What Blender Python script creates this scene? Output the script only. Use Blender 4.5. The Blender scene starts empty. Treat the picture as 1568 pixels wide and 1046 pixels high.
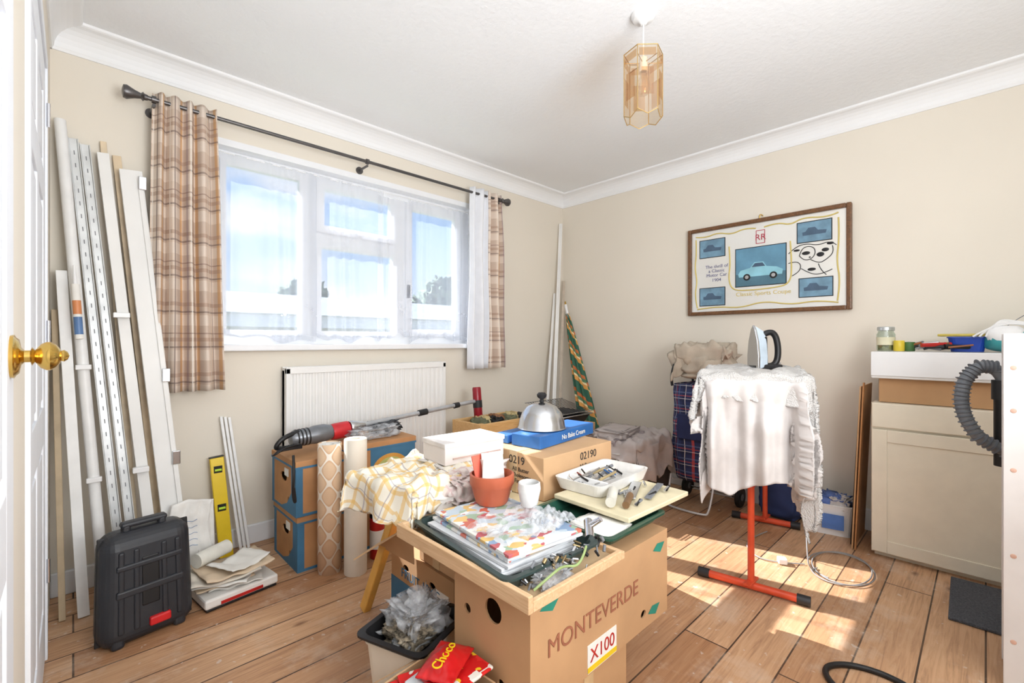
import bpy, math, random
from mathutils import Vector, Matrix, noise, Euler
random.seed(7)
sc=bpy.context.scene
COL=sc.collection
def lin(c):
    c=c/255.0
    return c/12.92 if c<=0.04045 else ((c+0.055)/1.055)**2.4
def rgb(t): return (lin(t[0]),lin(t[1]),lin(t[2]),1.0)
# ---------------------------------------------------------------- materials
class NT:
    def __init__(s,name):
        s.m=bpy.data.materials.new(name); s.m.use_nodes=True
        s.t=s.m.node_tree; s.t.nodes.clear()
        s.out=s.n('ShaderNodeOutputMaterial')
    def n(s,ty,**k):
        x=s.t.nodes.new(ty)
        for a,b in k.items(): setattr(x,a,b)
        return x
    def l(s,a,b): s.t.links.new(a,b)
    def math(s,op,a,b=None):
        x=s.n('ShaderNodeMath',operation=op)
        for i,v in enumerate((a,b)):
            if v is None: continue
            if isinstance(v,(int,float)): x.inputs[i].default_value=v
            else: s.l(v,x.inputs[i])
        return x.outputs[0]
    def mix(s,f,a,b,mode='MIX'):
        x=s.n('ShaderNodeMix',data_type='RGBA',blend_type=mode)
        for i,v in ((0,f),(6,a),(7,b)):
            if isinstance(v,(int,float)): x.inputs[i].default_value=v
            elif isinstance(v,tuple): x.inputs[i].default_value=v
            else: s.l(v,x.inputs[i])
        return x.outputs[2]
    def ramp(s,f,stops):
        x=s.n('ShaderNodeValToRGB')
        e=x.color_ramp.elements
        while len(e)<len(stops): e.new(0.5)
        for i,(p,c) in enumerate(stops): e[i].position=p; e[i].color=c
        s.l(f,x.inputs[0]); return x.outputs[0]
    def noise(s,scale,vec=None,detail=4,rough=.5,dist=0):
        x=s.n('ShaderNodeTexNoise'); x.inputs['Scale'].default_value=scale
        x.inputs['Detail'].default_value=detail; x.inputs['Roughness'].default_value=rough
        x.inputs['Distortion'].default_value=dist
        if vec is not None: s.l(vec,x.inputs['Vector'])
        return x.outputs[0]
    def obj(s,scale=None):
        c=s.n('ShaderNodeTexCoord').outputs['Object']
        if scale:
            mp=s.n('ShaderNodeMapping'); mp.inputs['Scale'].default_value=scale
            s.l(c,mp.inputs[0]); return mp.outputs[0]
        return c
    def bsdf(s,color,rough=.5,metal=0,bump=None,**k):
        p=s.n('ShaderNodeBsdfPrincipled')
        if isinstance(color,tuple): p.inputs['Base Color'].default_value=color
        else: s.l(color,p.inputs['Base Color'])
        p.inputs['Roughness'].default_value=rough; p.inputs['Metallic'].default_value=metal
        for a,b in k.items(): p.inputs[a.replace('_',' ')].default_value=b
        if bump:
            bn=s.n('ShaderNodeBump'); bn.inputs['Strength'].default_value=bump[1]; bn.inputs['Distance'].default_value=bump[2]
            s.l(bump[0],bn.inputs['Height']); s.l(bn.outputs[0],p.inputs['Normal'])
        s.l(p.outputs[0],s.out.inputs[0]); return p
_mc={}
def M(c,rough=.5,metal=0,var=.08,vs=14,bump=0,bs=60,bd=.002,**k):
    key=(c,rough,metal,var,vs,bump,bs,bd,tuple(sorted(k.items())))
    if key in _mc: return _mc[key]
    t=NT('mat_%d_%d_%d'%c)
    base=rgb(c)
    o=t.obj()
    nz=t.noise(vs,o)
    dk=tuple(x*(1-var*2) for x in base[:3])+(1,)
    lt=tuple(min(1,x*(1+var)) for x in base[:3])+(1,)
    col=t.ramp(nz,[(.3,dk),(.7,lt)])
    b=None
    if bump: b=(t.noise(bs,o,6),bump,bd)
    t.bsdf(col,rough,metal,b,**k)
    _mc[key]=t.m; return t.m
def wood(c1,c2,scale=(2,40,40),rough=.5,name='wood'):
    key=('w',c1,c2,scale,rough)
    if key in _mc: return _mc[key]
    t=NT('mat_'+name); o=t.obj(scale)
    nz=t.noise(3,o,6,.6,1.5)
    col=t.ramp(nz,[(.3,rgb(c1)),(.7,rgb(c2))])
    t.bsdf(col,rough,0,(nz,.15,.002)); _mc[key]=t.m; return t.m
def plaid(name,base,stripes,rough=.9,rot=0,bump=.15):
    t=NT(name); tc=t.n('ShaderNodeTexCoord')
    mp=t.n('ShaderNodeMapping'); mp.inputs['Rotation'].default_value=(0,0,rot)
    t.l(tc.outputs['UV'],mp.inputs[0])
    sp=t.n('ShaderNodeSeparateXYZ'); t.l(mp.outputs[0],sp.inputs[0])
    col=rgb(base)
    for ax,per,off,w,c,f in stripes:
        a=t.math('ADD',sp.outputs[0 if ax=='x' else 1],off+50*per)
        a=t.math('DIVIDE',a,per); a=t.math('FRACT',a)
        a=t.math('LESS_THAN',a,w/per); a=t.math('MULTIPLY',a,f)
        col=t.mix(a,col,rgb(c))
    t.bsdf(col,rough,0,(t.noise(500,t.obj()),bump,.001)); return t.m

# ---------------------------------------------------------------- geometry
class G:
    def __init__(s,name,loc=(0,0,0)):
        s.name=name; s.loc=Vector(loc)
        s.e=bpy.data.objects.new(name,None); s.e.empty_display_size=.05
        s.e.location=s.loc; COL.objects.link(s.e)
    def add(s,o,pn=None):
        o.parent=s.e; o.matrix_parent_inverse=Matrix.Translation(-s.loc); return o
def mesh(name,vs,fs,mat,g=None,smooth=False,uvs=None,bev=0,seg=2):
    me=bpy.data.meshes.new(name); me.from_pydata([tuple(v) for v in vs],[],fs); me.update()
    o=bpy.data.objects.new(name,me); COL.objects.link(o)
    if mat: me.materials.append(mat)
    if uvs:
        ul=me.uv_layers.new()
        for lp in me.loops: ul.data[lp.index].uv=uvs[lp.vertex_index]
    if smooth:
        for p in me.polygons: p.use_smooth=True
    if bev:
        b=o.modifiers.new('b','BEVEL'); b.width=bev; b.segments=seg; b.limit_method='ANGLE'
    if g: g.add(o)
    return o
BF=[(0,3,2,1),(4,5,6,7),(0,1,5,4),(1,2,6,5),(2,3,7,6),(3,0,4,7)]
def box(name,x0,x1,y0,y1,z0,z1,mat,g=None,bev=.0,yaw=0,piv=None,seg=2,tap=0):
    cx,cy=(x0+x1)/2,(y0+y1)/2
    if piv: cx0,cy0=piv
    else: cx0,cy0=cx,cy
    vs=[]
    for z,tt in ((z0,tap),(z1,0)):
        for x,y in ((x0+tt,y0+tt),(x1-tt,y0+tt),(x1-tt,y1-tt),(x0+tt,y1-tt)):
            dx,dy=x-cx0,y-cy0; c,s=math.cos(yaw),math.sin(yaw)
            vs.append((cx0+dx*c-dy*s,cy0+dx*s+dy*c,z))
    return mesh(name,vs,BF,mat,g,False,None,bev,seg)
def beam(name,p1,p2,w,t,mat,g=None,side=(1,0,0),bev=.002):
    p1,p2=Vector(p1),Vector(p2); d=(p2-p1).normalized(); s=Vector(side); s=(s-d*s.dot(d)).normalized(); n=d.cross(s)
    vs=[]
    for p in (p1,p2):
        for a,b in ((-1,-1),(1,-1),(1,1),(-1,1)): vs.append(p+s*a*w/2+n*b*t/2)
    return mesh(name,vs,BF,mat,g,False,None,bev)
def basis(ax):
    ax=Vector(ax).normalized(); h=Vector((0,0,1)) if abs(ax.z)<.9 else Vector((1,0,0))
    u=h.cross(ax).normalized(); v=ax.cross(u); return u,v,ax
def lathe(name,prof,loc,mat,g=None,axis=(0,0,1),seg=32,smooth=True,sx=1,sy=1):
    u,v,a=basis(axis) if tuple(axis)!=(0,0,1) else (Vector((1,0,0)),Vector((0,1,0)),Vector((0,0,1)))
    loc=Vector(loc); vs=[];fs=[]
    for r,z in prof:
        for i in range(seg):
            t=2*math.pi*i/seg; vs.append(loc+u*math.cos(t)*r*sx+v*math.sin(t)*r*sy+a*z)
    n=len(prof)
    for j in range(n-1):
        for i in range(seg):
            fs.append((j*seg+i,j*seg+(i+1)%seg,(j+1)*seg+(i+1)%seg,(j+1)*seg+i))
    if prof[0][0]>1e-5: fs.append(tuple(reversed(range(seg))))
    if prof[-1][0]>1e-5: fs.append(tuple((n-1)*seg+i for i in range(seg)))
    o=mesh(name,vs,fs,mat,g,smooth)
    if smooth:
        m=o.modifiers.new('e','EDGE_SPLIT'); m.split_angle=math.radians(40)
    return o
def cyl(name,p1,p2,r,mat,g=None,seg=20,r2=None):
    p1,p2=Vector(p1),Vector(p2); L=(p2-p1).length
    return lathe(name,[(r,0),(r if r2 is None else r2,L)],p1,mat,g,tuple(p2-p1),seg)
def tube(name,pts,r,mat,g=None,smooth=True,cyclic=False):
    cu=bpy.data.curves.new(name,'CURVE'); cu.dimensions='3D'; cu.bevel_depth=r; cu.bevel_resolution=3
    sp=cu.splines.new('NURBS' if smooth else 'POLY'); sp.points.add(len(pts)-1)
    for p,q in zip(sp.points,pts): p.co=(*q,1)
    if smooth: sp.use_endpoint_u=True; sp.order_u=3
    sp.use_cyclic_u=cyclic; cu.resolution_u=8; cu.use_fill_caps=True
    cu.materials.append(mat); o=bpy.data.objects.new(name,cu); COL.objects.link(o)
    if g: g.add(o)
    return o
def txt(name,body,loc,rot,size,mat,g=None,ext=.0004,align='CENTER'):
    cu=bpy.data.curves.new(name,'FONT'); cu.body=body; cu.size=size; cu.extrude=ext; cu.align_x=align
    cu.materials.append(mat); o=bpy.data.objects.new(name,cu); COL.objects.link(o)
    o.location=loc; o.rotation_euler=rot
    if g: g.add(o)
    return o
def surf(name,fn,nu,nv,mat,g=None,thick=0,smooth=True,uvfn=None):
    vs=[];fs=[];uv=[]
    for j in range(nv+1):
        for i in range(nu+1):
            u,v=i/nu,j/nv; vs.append(fn(u,v)); uv.append(uvfn(u,v) if uvfn else (u,v))
    for j in range(nv):
        for i in range(nu):
            a=j*(nu+1)+i; fs.append((a,a+1,a+nu+2,a+nu+1))
    o=mesh(name,vs,fs,mat,g,smooth,uv)
    if thick: s=o.modifiers.new('s','SOLIDIFY'); s.thickness=thick; s.offset=0
    return o
def drape(name,c,yaw,hl,hw,top,l0,l1,w0,w1,mat,g=None,nu=70,nv=70,fold=.03,seed=0,freq=26,thick=.006,ms=None,crump=.004,hem=.0,skew=0,flare=.05):
    """cloth spanning [l0,l1]x[w0,w1] laid over a rectangle hl x hw (half) at height top, rest hangs down"""
    ca,sa=math.cos(yaw),math.sin(yaw)
    def fn(u,v):
        p=l0+(l1-l0)*u; q=w0+(w1-w0)*v
        p,q=p+skew*q,q-skew*p
        if hem:
            p*=1+hem*noise.noise(Vector((q*9,seed,0))); q*=1+hem*noise.noise(Vector((p*9,seed,5)))
        a=max(abs(p)-hl,0); b=max(abs(q)-hw,0); sp=1 if p>0 else -1; sq=1 if q>0 else -1
        h=max(a,b)+.45*min(a,b)
        ph=(p*freq if b>a else q*freq)
        wv=(math.sin(ph+seed+1.7*math.sin(ph*.37+seed))+.35*math.sin(ph*2.3+seed*2))*fold*min(1,h/.22)
        nn=noise.noise(Vector((p*7+seed,q*7,seed)))
        out=min(h,.03)*.6+flare*h+wv+nn*.03*min(1,h/.1)
        x=max(-hl,min(hl,p)); y=max(-hw,min(hw,q))
        if a>0: x+=sp*(out if a>=b else out*.5+.0)
        if b>0: y+=sq*(out if b>=a else out*.5+.0)
        rid=(1-2*abs(noise.noise(Vector((p*9,q*9,seed+8)))))
        z=top-max(0,h-.02)*.98+crump*(noise.noise(Vector((p*18,q*18,seed+3)))*2+max(0,rid-.5)*3)+.004
        if ms is not None: z=max(z,ms)
        return (c[0]+x*ca-y*sa,c[1]+x*sa+y*ca,z)
    return surf(name,fn,nu,nv,mat,g,thick,True,lambda u,v:(l0+(l1-l0)*u,w0+(w1-w0)*v))
def crumple(name,c,sx,sy,h,mat,g=None,seed=0,amp=.3,fr=6,yaw=0,n=48,pw=.45,flat=.0):
    """soft crumpled heap sitting on z=c[2]"""
    ca,sa=math.cos(yaw),math.sin(yaw)
    vs=[];fs=[];uv=[]
    m=n//2
    for j in range(m+1):
        ph=-math.pi/2+math.pi*j/m
        for i in range(n):
            th=2*math.pi*i/n
            cx,sx_=math.cos(th),math.sin(th); cp,spn=math.cos(ph),math.sin(ph)
            f=lambda t:math.copysign(abs(t)**pw,t)
            X=f(cp)*f(cx); Y=f(cp)*f(sx_); Z=f(spn) if abs(spn)>0 else 0
            d=Vector((cx*cp,sx_*cp,spn))
            nz=noise.noise(d*fr*.5+Vector((seed*3.1,0,0)))+.5*(1-2*abs(noise.noise(d*fr+Vector((0,seed*2.3,0)))))-.3
            k=1+amp*nz
            x=X*sx/2*k; y=Y*sy/2*k; z=h/2+Z*h/2*(k if Z>0 else 1)
            z=max(z,0.0)
            vs.append((c[0]+x*ca-y*sa,c[1]+x*sa+y*ca,c[2]+z)); uv.append((x+.3*z,y+.5*z))
    for j in range(m):
        for i in range(n):
            fs.append((j*n+i,j*n+(i+1)%n,(j+1)*n+(i+1)%n,(j+1)*n+i))
    return mesh(name,vs,fs,mat,g,True,uv)
def rrect(cx,cy,hw,hd,z,yaw=0,rad=.025):
    out=[]; rad=min(rad,hw*.5,hd*.5)
    for (sx,sy,a0) in ((1,1,0),(-1,1,90),(-1,-1,180),(1,-1,270)):
        for k in range(5):
            a=math.radians(a0+k*22.5); x=sx*(hw-rad)+rad*math.cos(a); y=sy*(hd-rad)+rad*math.sin(a)
            out.append((cx+x*math.cos(yaw)-y*math.sin(yaw),cy+x*math.sin(yaw)+y*math.cos(yaw),z))
    return out
def openbox(n,cx,cy,w,d,z0,z1,th,tap,mat,g,yaw=0,rim=0,rad=.025):
    """hollow open-topped tray, optional outward rim"""
    rings=[rrect(cx,cy,w/2-tap,d/2-tap,z0,yaw,rad)]
    if rim:
        rings+=[rrect(cx,cy,w/2,d/2,z1-.005,yaw,rad),rrect(cx,cy,w/2+rim,d/2+rim,z1-.006,yaw,rad),rrect(cx,cy,w/2+rim,d/2+rim,z1,yaw,rad)]
    else: rings.append(rrect(cx,cy,w/2,d/2,z1,yaw,rad))
    rings+=[rrect(cx,cy,w/2-th,d/2-th,z1,yaw,rad),rrect(cx,cy,w/2-tap-th,d/2-tap-th,z0+th,yaw,rad)]
    vs=[];fs=[];m=20
    for r_ in rings: vs+=r_
    k=len(rings)
    for j in range(k-1):
        for i in range(m): fs.append((j*m+i,j*m+(i+1)%m,(j+1)*m+(i+1)%m,(j+1)*m+i))
    fs.append(tuple(reversed(range(m)))); fs.append(tuple(range((k-1)*m,k*m)))
    return mesh(n,vs,fs,mat,g,False)
R90=math.pi/2
FACE_Y=(R90,0,0); FACE_X=(R90,0,-R90)

# ---------------------------------------------------------------- shared mats
def room_mats():
    t=NT('floorboards'); o=t.obj()
    br=t.n('ShaderNodeTexBrick'); br.offset=.37; br.squash=1
    t.l(o,br.inputs['Vector'])
    for k,v in (('Scale',1),('Mortar Size',.0030),('Mortar Smooth',.2),('Bias',0),('Brick Width',2.6),('Row Height',.155)): br.inputs[k].default_value=v
    br.inputs['Color1'].default_value=rgb((230,194,158)); br.inputs['Color2'].default_value=rgb((192,148,110)); br.inputs['Mortar'].default_value=rgb((58,42,32))
    mp=t.n('ShaderNodeMapping'); mp.inputs['Scale'].default_value=(1.2,22,1); t.l(o,mp.inputs[0])
    gr=t.noise(2.2,mp.outputs[0],8,.65,1.6)
    c=t.mix(.7,br.outputs['Color'],t.ramp(gr,[(.28,rgb((160,124,98))),(.5,rgb((232,210,190))),(.72,rgb((255,249,242)))]),'MULTIPLY')
    mp2=t.n('ShaderNodeMapping'); mp2.inputs['Scale'].default_value=(4.2,9,1); t.l(o,mp2.inputs[0])
    vo=t.n('ShaderNodeTexVoronoi'); vo.inputs['Scale'].default_value=1.0; t.l(mp2.outputs[0],vo.inputs['Vector'])
    kn=t.ramp(vo.outputs['Distance'],[(.05,(1,1,1,1)),(.15,(0,0,0,1))])
    c=t.mix(t.math('MULTIPLY',kn,.75),c,rgb((108,66,42)))
    big=t.noise(1.6,o,4); c=t.mix(t.math('MULTIPLY',t.ramp(big,[(.42,(0,0,0,1)),(.62,(1,1,1,1))]),.35),c,rgb((150,112,84)),'MIX')
    wr=t.noise(4.5,o,6,.7); c=t.mix(t.math('MULTIPLY',t.ramp(wr,[(.52,(0,0,0,1)),(.66,(1,1,1,1))]),.35),c,rgb((224,204,184)),'MIX')
    sp=t.noise(30,o,3); c=t.mix(t.math('MULTIPLY',t.ramp(sp,[(.67,(0,0,0,1)),(.71,(1,1,1,1))]),.5),c,rgb((226,218,208)))
    t.bsdf(c,.48,0,(gr,.25,.005)); fl=t.m
    def paint(name,col,bs,st,d):
        t=NT(name); o=t.obj(); n=t.noise(bs,o,5,.6); v=t.noise(1.5,o,2)
        a=rgb(col); b=tuple(x*.96 for x in a[:3])+(1,)
        t.bsdf(t.ramp(v,[(.3,b),(.7,a)]),.85,0,(n,st,d)); return t.m
    return fl,paint('wall_paint',(235,227,213),90,.12,.002),paint('ceiling_paint',(247,249,251),38,.45,.006),paint('coving_paint',(248,249,250),60,.05,.001)
FLOOR,WALL,CEIL,COVE=room_mats()
WHITE=M((240,240,240),.35,var=.01); GLOSSW=M((242,244,247),.4,var=.01)
PVC=M((244,246,249),.3,var=.01)
BLACK=M((22,22,24),.45,var=.05); DARK=M((34,35,38),.55,var=.08,bump=.1,bs=200)
CARD=M((196,154,112),.85,var=.06,vs=5,bump=.08,bs=120); CARD2=M((210,170,128),.85,var=.05,vs=6,bump=.08,bs=120)
CARDIN=M((120,85,55),.9)
RED=M((190,38,34),.35); ORNG=M((224,84,50),.35); STEEL=M((205,207,210),.22,1,var=.02); CHROME=M((222,222,226),.12,1,var=.01)
BRASS=M((214,178,96),.2,1,var=.03); PINE=wood((214,165,104),(236,196,138),(2,30,30),.5,'pine')
PINE2=wood((200,160,118),(224,190,150),(30,2,30),.6,'pine_weathered')
YEL=M((240,205,30),.35,var=.03); BLUE=M((44,104,172),.5); TEAL=M((20,95,88),.4)
PAPER=M((238,236,230),.8,var=.02,bump=.1,bs=30); CREAM=M((238,229,209),.4,var=.02)
GREY=M((120,122,126),.6); INK=M((60,55,50),.8)
def plastic_film():
    t=NT('clear_plastic_bag'); a=t.n('ShaderNodeBsdfTransparent'); b=t.n('ShaderNodeBsdfPrincipled'); b.inputs['Base Color'].default_value=rgb((225,228,232)); b.inputs['Roughness'].default_value=.12
    m=t.n('ShaderNodeMixShader'); nz=t.noise(25,t.obj(),4); t.l(t.ramp(nz,[(.35,(.1,.1,.1,1)),(.65,(.6,.6,.6,1))]),m.inputs[0]); t.l(a.outputs[0],m.inputs[1]); t.l(b.outputs[0],m.inputs[2]); t.l(m.outputs[0],t.out.inputs[0]); return t.m
FILM=plastic_film()
def glass_mat(name,col,f=.25,rough=.05):
    t=NT(name); a=t.n('ShaderNodeBsdfTransparent'); a.inputs[0].default_value=rgb(col); b=t.n('ShaderNodeBsdfGlossy'); b.inputs['Roughness'].default_value=rough
    m=t.n('ShaderNodeMixShader'); m.inputs[0].default_value=f; t.l(a.outputs[0],m.inputs[1]); t.l(b.outputs[0],m.inputs[2]); t.l(m.outputs[0],t.out.inputs[0]); return t.m
PANE=glass_mat('window_glass',(250,252,255),.04); 
def coloured(name,scale,cols,rough=.4):
    t=NT(name); vo=t.n('ShaderNodeTexVoronoi'); vo.distance='MANHATTAN'; vo.inputs['Scale'].default_value=scale; t.l(t.obj((1,1.4,1)),vo.inputs['Vector'])
    sp=t.n('ShaderNodeSeparateXYZ'); t.l(vo.outputs['Color'],sp.inputs[0])
    x=t.n('ShaderNodeValToRGB'); x.color_ramp.interpolation='CONSTANT'; e=x.color_ramp.elements
    while len(e)<len(cols): e.new(.5)
    for i,c in enumerate(cols): e[i].position=i/len(cols); e[i].color=rgb(c)
    t.l(sp.outputs[0],x.inputs[0]); t.bsdf(x.outputs[0],rough); return t.m

# ---------------------------------------------------------------- room shell
XL,XR,YB,YF,H=-.07,3.26,-.95,2.71,2.40
box('floor',XL-.4,XR+.2,YB-.2,YF+.1,-.1,0,FLOOR)
box('ceiling',XL-.4,XR+.2,YB-.2,YF+.1,H,H+.1,CEIL)
WX0,WX1,WZ0,WZ1=.49,2.17,1.05,2.08
def multi(name,bs,mat,g=None,bev=0):
    vs=[];fs=[]
    for (x0,x1,y0,y1,z0,z1) in bs:
        k=len(vs)
        vs+=[(x0,y0,z0),(x1,y0,z0),(x1,y1,z0),(x0,y1,z0),(x0,y0,z1),(x1,y0,z1),(x1,y1,z1),(x0,y1,z1)]
        fs+=[tuple(k+i for i in f) for f in BF]
    return mesh(name,vs,fs,mat,g,False,None,bev)
multi('wall_window',[(XL-.3,WX0,YF,YF+.24,0,H),(WX1,XR+.2,YF,YF+.24,0,H),(WX0,WX1,YF,YF+.24,0,WZ0),(WX0,WX1,YF,YF+.24,WZ1,H)],WALL)
box('wall_right',XR,XR+.15,YB,YF,0,H,WALL)
box('wall_back',XL-.4,XR+.15,YB-.15,YB,0,H,WALL)
multi('wall_left',[(XL-.15,XL,1.037,1.34,0,H),(XL-.15,XL,2.22,YF,0,H),(XL-.15,XL,1.34,2.22,2.03,H),(XL-.15,XL-.05,1.34,2.22,0,2.03),(XL-.3,XL-.12,YB,1.037,0,H)],WALL)
def cove(name,p0,p1,inn):
    prof=[(0,-.105),(.006,-.105),(.010,-.095)]
    for i in range(7):
        a=i/6*R90; prof.append((.012+.078*(1-math.cos(a)),-.092+.078*math.sin(a)))
    prof+=[(.098,-.010),(.100,0),(0,0)]
    vs=[];fs=[];n=len(prof)
    for p in (p0,p1):
        for o,z in prof: vs.append((p[0]+inn[0]*o,p[1]+inn[1]*o,H+z))
    for i in range(n): fs.append((i,(i+1)%n,n+(i+1)%n,n+i))
    fs.append(tuple(range(n))); fs.append(tuple(reversed(range(n,2*n))))
    mesh(name,vs,fs,COVE)
cove('trim_1',(XL,YF),(XR,YF),(0,-1)); cove('trim_2',(XR,YB),(XR,YF),(-1,0)); cove('trim_3',(XL,1.08),(XL,YF),(1,0)); cove('trim_4',(XL-.12,YB),(XR,YB),(0,1))
box('baseboard_window',XL,XR,YF-.018,YF,0,.10,GLOSSW,bev=.005)
box('baseboard_right',XR-.018,XR,YB,YF-.018,0,.12,GLOSSW,bev=.005)
box('baseboard_back',XL-.1,XR-.018,YB,YB+.018,0,.12,GLOSSW,bev=.005)

# ---------------------------------------------------------------- window
g=G('window_1',(1.33,2.8,WZ0))
y0,y1=2.775,2.835
multi('outer_frame',[(WX0,WX0+.06,y0,y1,WZ0,WZ1),(WX1-.06,WX1,y0,y1,WZ0,WZ1),(WX0+.06,WX1-.06,y0+.001,y1,WZ0,WZ0+.055),(WX0+.06,WX1-.06,y0+.001,y1,WZ1-.05,WZ1),
  (.975,1.045,y0,y1,WZ0+.055,WZ1-.05),(1.575,1.645,y0,y1,WZ0+.055,WZ1-.05),(1.045,1.575,y0+.001,y1,1.66,1.725)],PVC,g)
def sash(n,x0,x1,z0,z1,w=.045):
    a,b=2.762,2.80
    multi(n,[(x0,x0+w,a,b,z0,z1),(x1-w,x1,a,b,z0,z1),(x0+w,x1-w,a+.001,b,z0,z0+w),(x0+w,x1-w,a+.001,b,z1-w,z1)],PVC,g)
sash('sash_top',1.045,1.575,1.725,WZ1-.05); sash('sash_right',1.645,2.11,WZ0+.055,WZ1-.05,.05); sash('sash_mid',1.045,1.575,WZ0+.055,1.66,.028); sash('sash_left',.55,.975,WZ0+.055,WZ1-.05,.028)
box('handle_1',1.29,1.33,2.745,2.762,1.735,1.76,PVC,g,.004); box('handle_2',1.655,1.672,2.745,2.762,1.37,1.46,GREY,g,.004)
box('glass',.55,2.11,2.81,2.816,WZ0+.05,WZ1-.05,PANE,g)
box('sill_board',WX0-.03,WX1+.03,2.655,2.80,WZ0-.03,WZ0+.004,GLOSSW,g,.006)
multi('reveal_trim',[(WX0-.022,WX0+.004,2.703,2.776,WZ0+.004,WZ1+.03),(WX1-.004,WX1+.02,2.703,2.776,WZ0+.004,WZ1+.03),(WX0+.004,WX1-.004,2.703,2.776,WZ1-.004,WZ1+.03)],GLOSSW,g,.0)

# net curtains
def net():
    t=NT('net_curtain'); tc=t.n('ShaderNodeTexCoord'); sp=t.n('ShaderNodeSeparateXYZ'); t.l(tc.outputs['UV'],sp.inputs[0])
    vo=t.n('ShaderNodeTexVoronoi'); vo.inputs['Scale'].default_value=26; t.l(tc.outputs['UV'],vo.inputs['Vector'])
    dots=t.math('LESS_THAN',vo.outputs['Distance'],.30)
    band=t.math('MULTIPLY',t.math('LESS_THAN',sp.outputs[1],.20),t.math('GREATER_THAN',sp.outputs[1],.14))
    lace=t.math('MULTIPLY',dots,t.math('MULTIPLY',band,.40))
    hem=t.math('MULTIPLY',t.math('LESS_THAN',sp.outputs[1],.03),.2)
    f=t.math('ADD',t.math('ADD',lace,hem),.30)
    a=t.n('ShaderNodeBsdfTransparent'); b=t.n('ShaderNodeBsdfTranslucent'); b.inputs[0].default_value=(.55,.60,.70,1)
    c=t.n('ShaderNodeBsdfDiffuse'); c.inputs[0].default_value=(.86,.89,.96,1)
    m1=t.n('ShaderNodeMixShader'); m1.inputs[0].default_value=.65; t.l(b.outputs[0],m1.inputs[1]); t.l(c.outputs[0],m1.inputs[2])
    m=t.n('ShaderNodeMixShader'); t.l(f,m.inputs[0]); t.l(a.outputs[0],m.inputs[1]); t.l(m1.outputs[0],m.inputs[2]); t.l(m.outputs[0],t.out.inputs[0]); return t.m
NET=net()
g=G('net_curtain',(1.33,2.74,1.07))
def netpanel(n,x0,x1,z1,bot,seed):
    def fn(u,v):
        x=x0+(x1-x0)*u
        wob=.012*math.sin(u*(x1-x0)*70+2*math.sin(u*9+seed))*(.5+.5*(1-v))
        zb=bot+.018*math.sin(u*6+seed)+.012*math.sin(u*17+seed)
        return (x+.012*math.sin(v*3+seed)*(1-v),2.733+wob,zb+(z1-zb)*v)
    surf(n,fn,160,20,NET,g,0,True,lambda u,v:((x1-x0)*u,v*(z1-bot)))
netpanel('panel_1',.50,1.03,2.05,1.085,0); netpanel('panel_2',1.0,1.46,2.05,1.09,2.2); netpanel('panel_3',1.42,1.68,2.02,1.10,4); netpanel('panel_4',1.66,2.16,2.04,1.085,5)
tube('wire',[(.49,2.733,2.05),(1.33,2.733,2.04),(2.17,2.733,2.05)],.002,WHITE,g)

# rod and curtains
g=G('curtain_rod',(1.3,2.6,2.16))
ROD=M((104,102,102),.35,.8)
cyl('rod',(.24,2.60,2.16),(2.38,2.60,2.16),.0095,ROD,g)
for i,(x,s) in enumerate(((.24,-1),(2.38,1))):
    lathe('finial_%d'%i,[(.012,0),(.014,.012),(.020,.016),(.012,.024),(.018,.045),(.030,.072),(.027,.084),(.012,.088),(0,.089)],(x,2.60,2.16),ROD,g,(s,0,0),24)
for i,x in enumerate((.262,1.285,2.362)):
    cyl('bracket_%d'%i,(x,2.70,2.135),(x,2.60,2.135),.007,ROD,g); lathe('cup_%d'%i,[(.016,-.008),(.016,.008)],(x,2.60,2.16),ROD,g,(1,0,0)); lathe('plate_%d'%i,[(.022,0),(.022,.008)],(x,2.702,2.135),ROD,g,(0,1,0))
PLAID=plaid('curtain_plaid',(206,186,170),[('x',.165,0,.055,(228,210,192),.7),('y',.165,.02,.05,(234,220,206),.65),('x',.165,.075,.022,(212,160,100),.7),('y',.165,.095,.018,(176,144,124),.6),
   ('x',.165,.12,.008,(112,92,88),.75),('y',.165,.125,.008,(112,92,88),.6),('x',.33,.02,.012,(150,128,140),.5),('x',.165,.15,.006,(245,238,228),.8),('y',.33,.06,.006,(140,108,96),.55)])
LINING=M((236,238,243),.9,var=.02)
def curtain(name,x0,x1,z0,z1,folds,amp,mat,seed,width,lin0=None):
    g=G(name,((x0+x1)/2,2.60,z0))
    def fn(u,v):
        k=1-v
        x=x0+(x1-x0)*(u+.02*math.sin(u*folds*6.28*.5+seed))+(u-.4)*.05*k
        y=2.60+amp*(.7+.4*k)*math.sin(u*folds*6.283+seed+.5*math.sin(v*3))+.006*math.sin(v*9+u*5)
        return (x,y,z0+(z1-z0)*v)
    if lin0 is None: surf('drape',fn,160,30,mat,g,.003,True,lambda u,v:(u*width,v*(z1-z0)))
    else:
        surf('lining',lambda u,v:fn(u*lin0,v),80,30,LINING,g,.003); surf('drape',lambda u,v:fn(lin0+u*(1-lin0),v),80,30,mat,g,.003,True,lambda u,v:(u*width,v*(z1-z0)))
curtain('curtain',.255,.50,.835,2.195,4.6,.030,PLAID,.8,.62)
curtain('curtain',2.085,2.385,.87,2.20,4.2,.028,PLAID,2.2,.32,.52)

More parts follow.
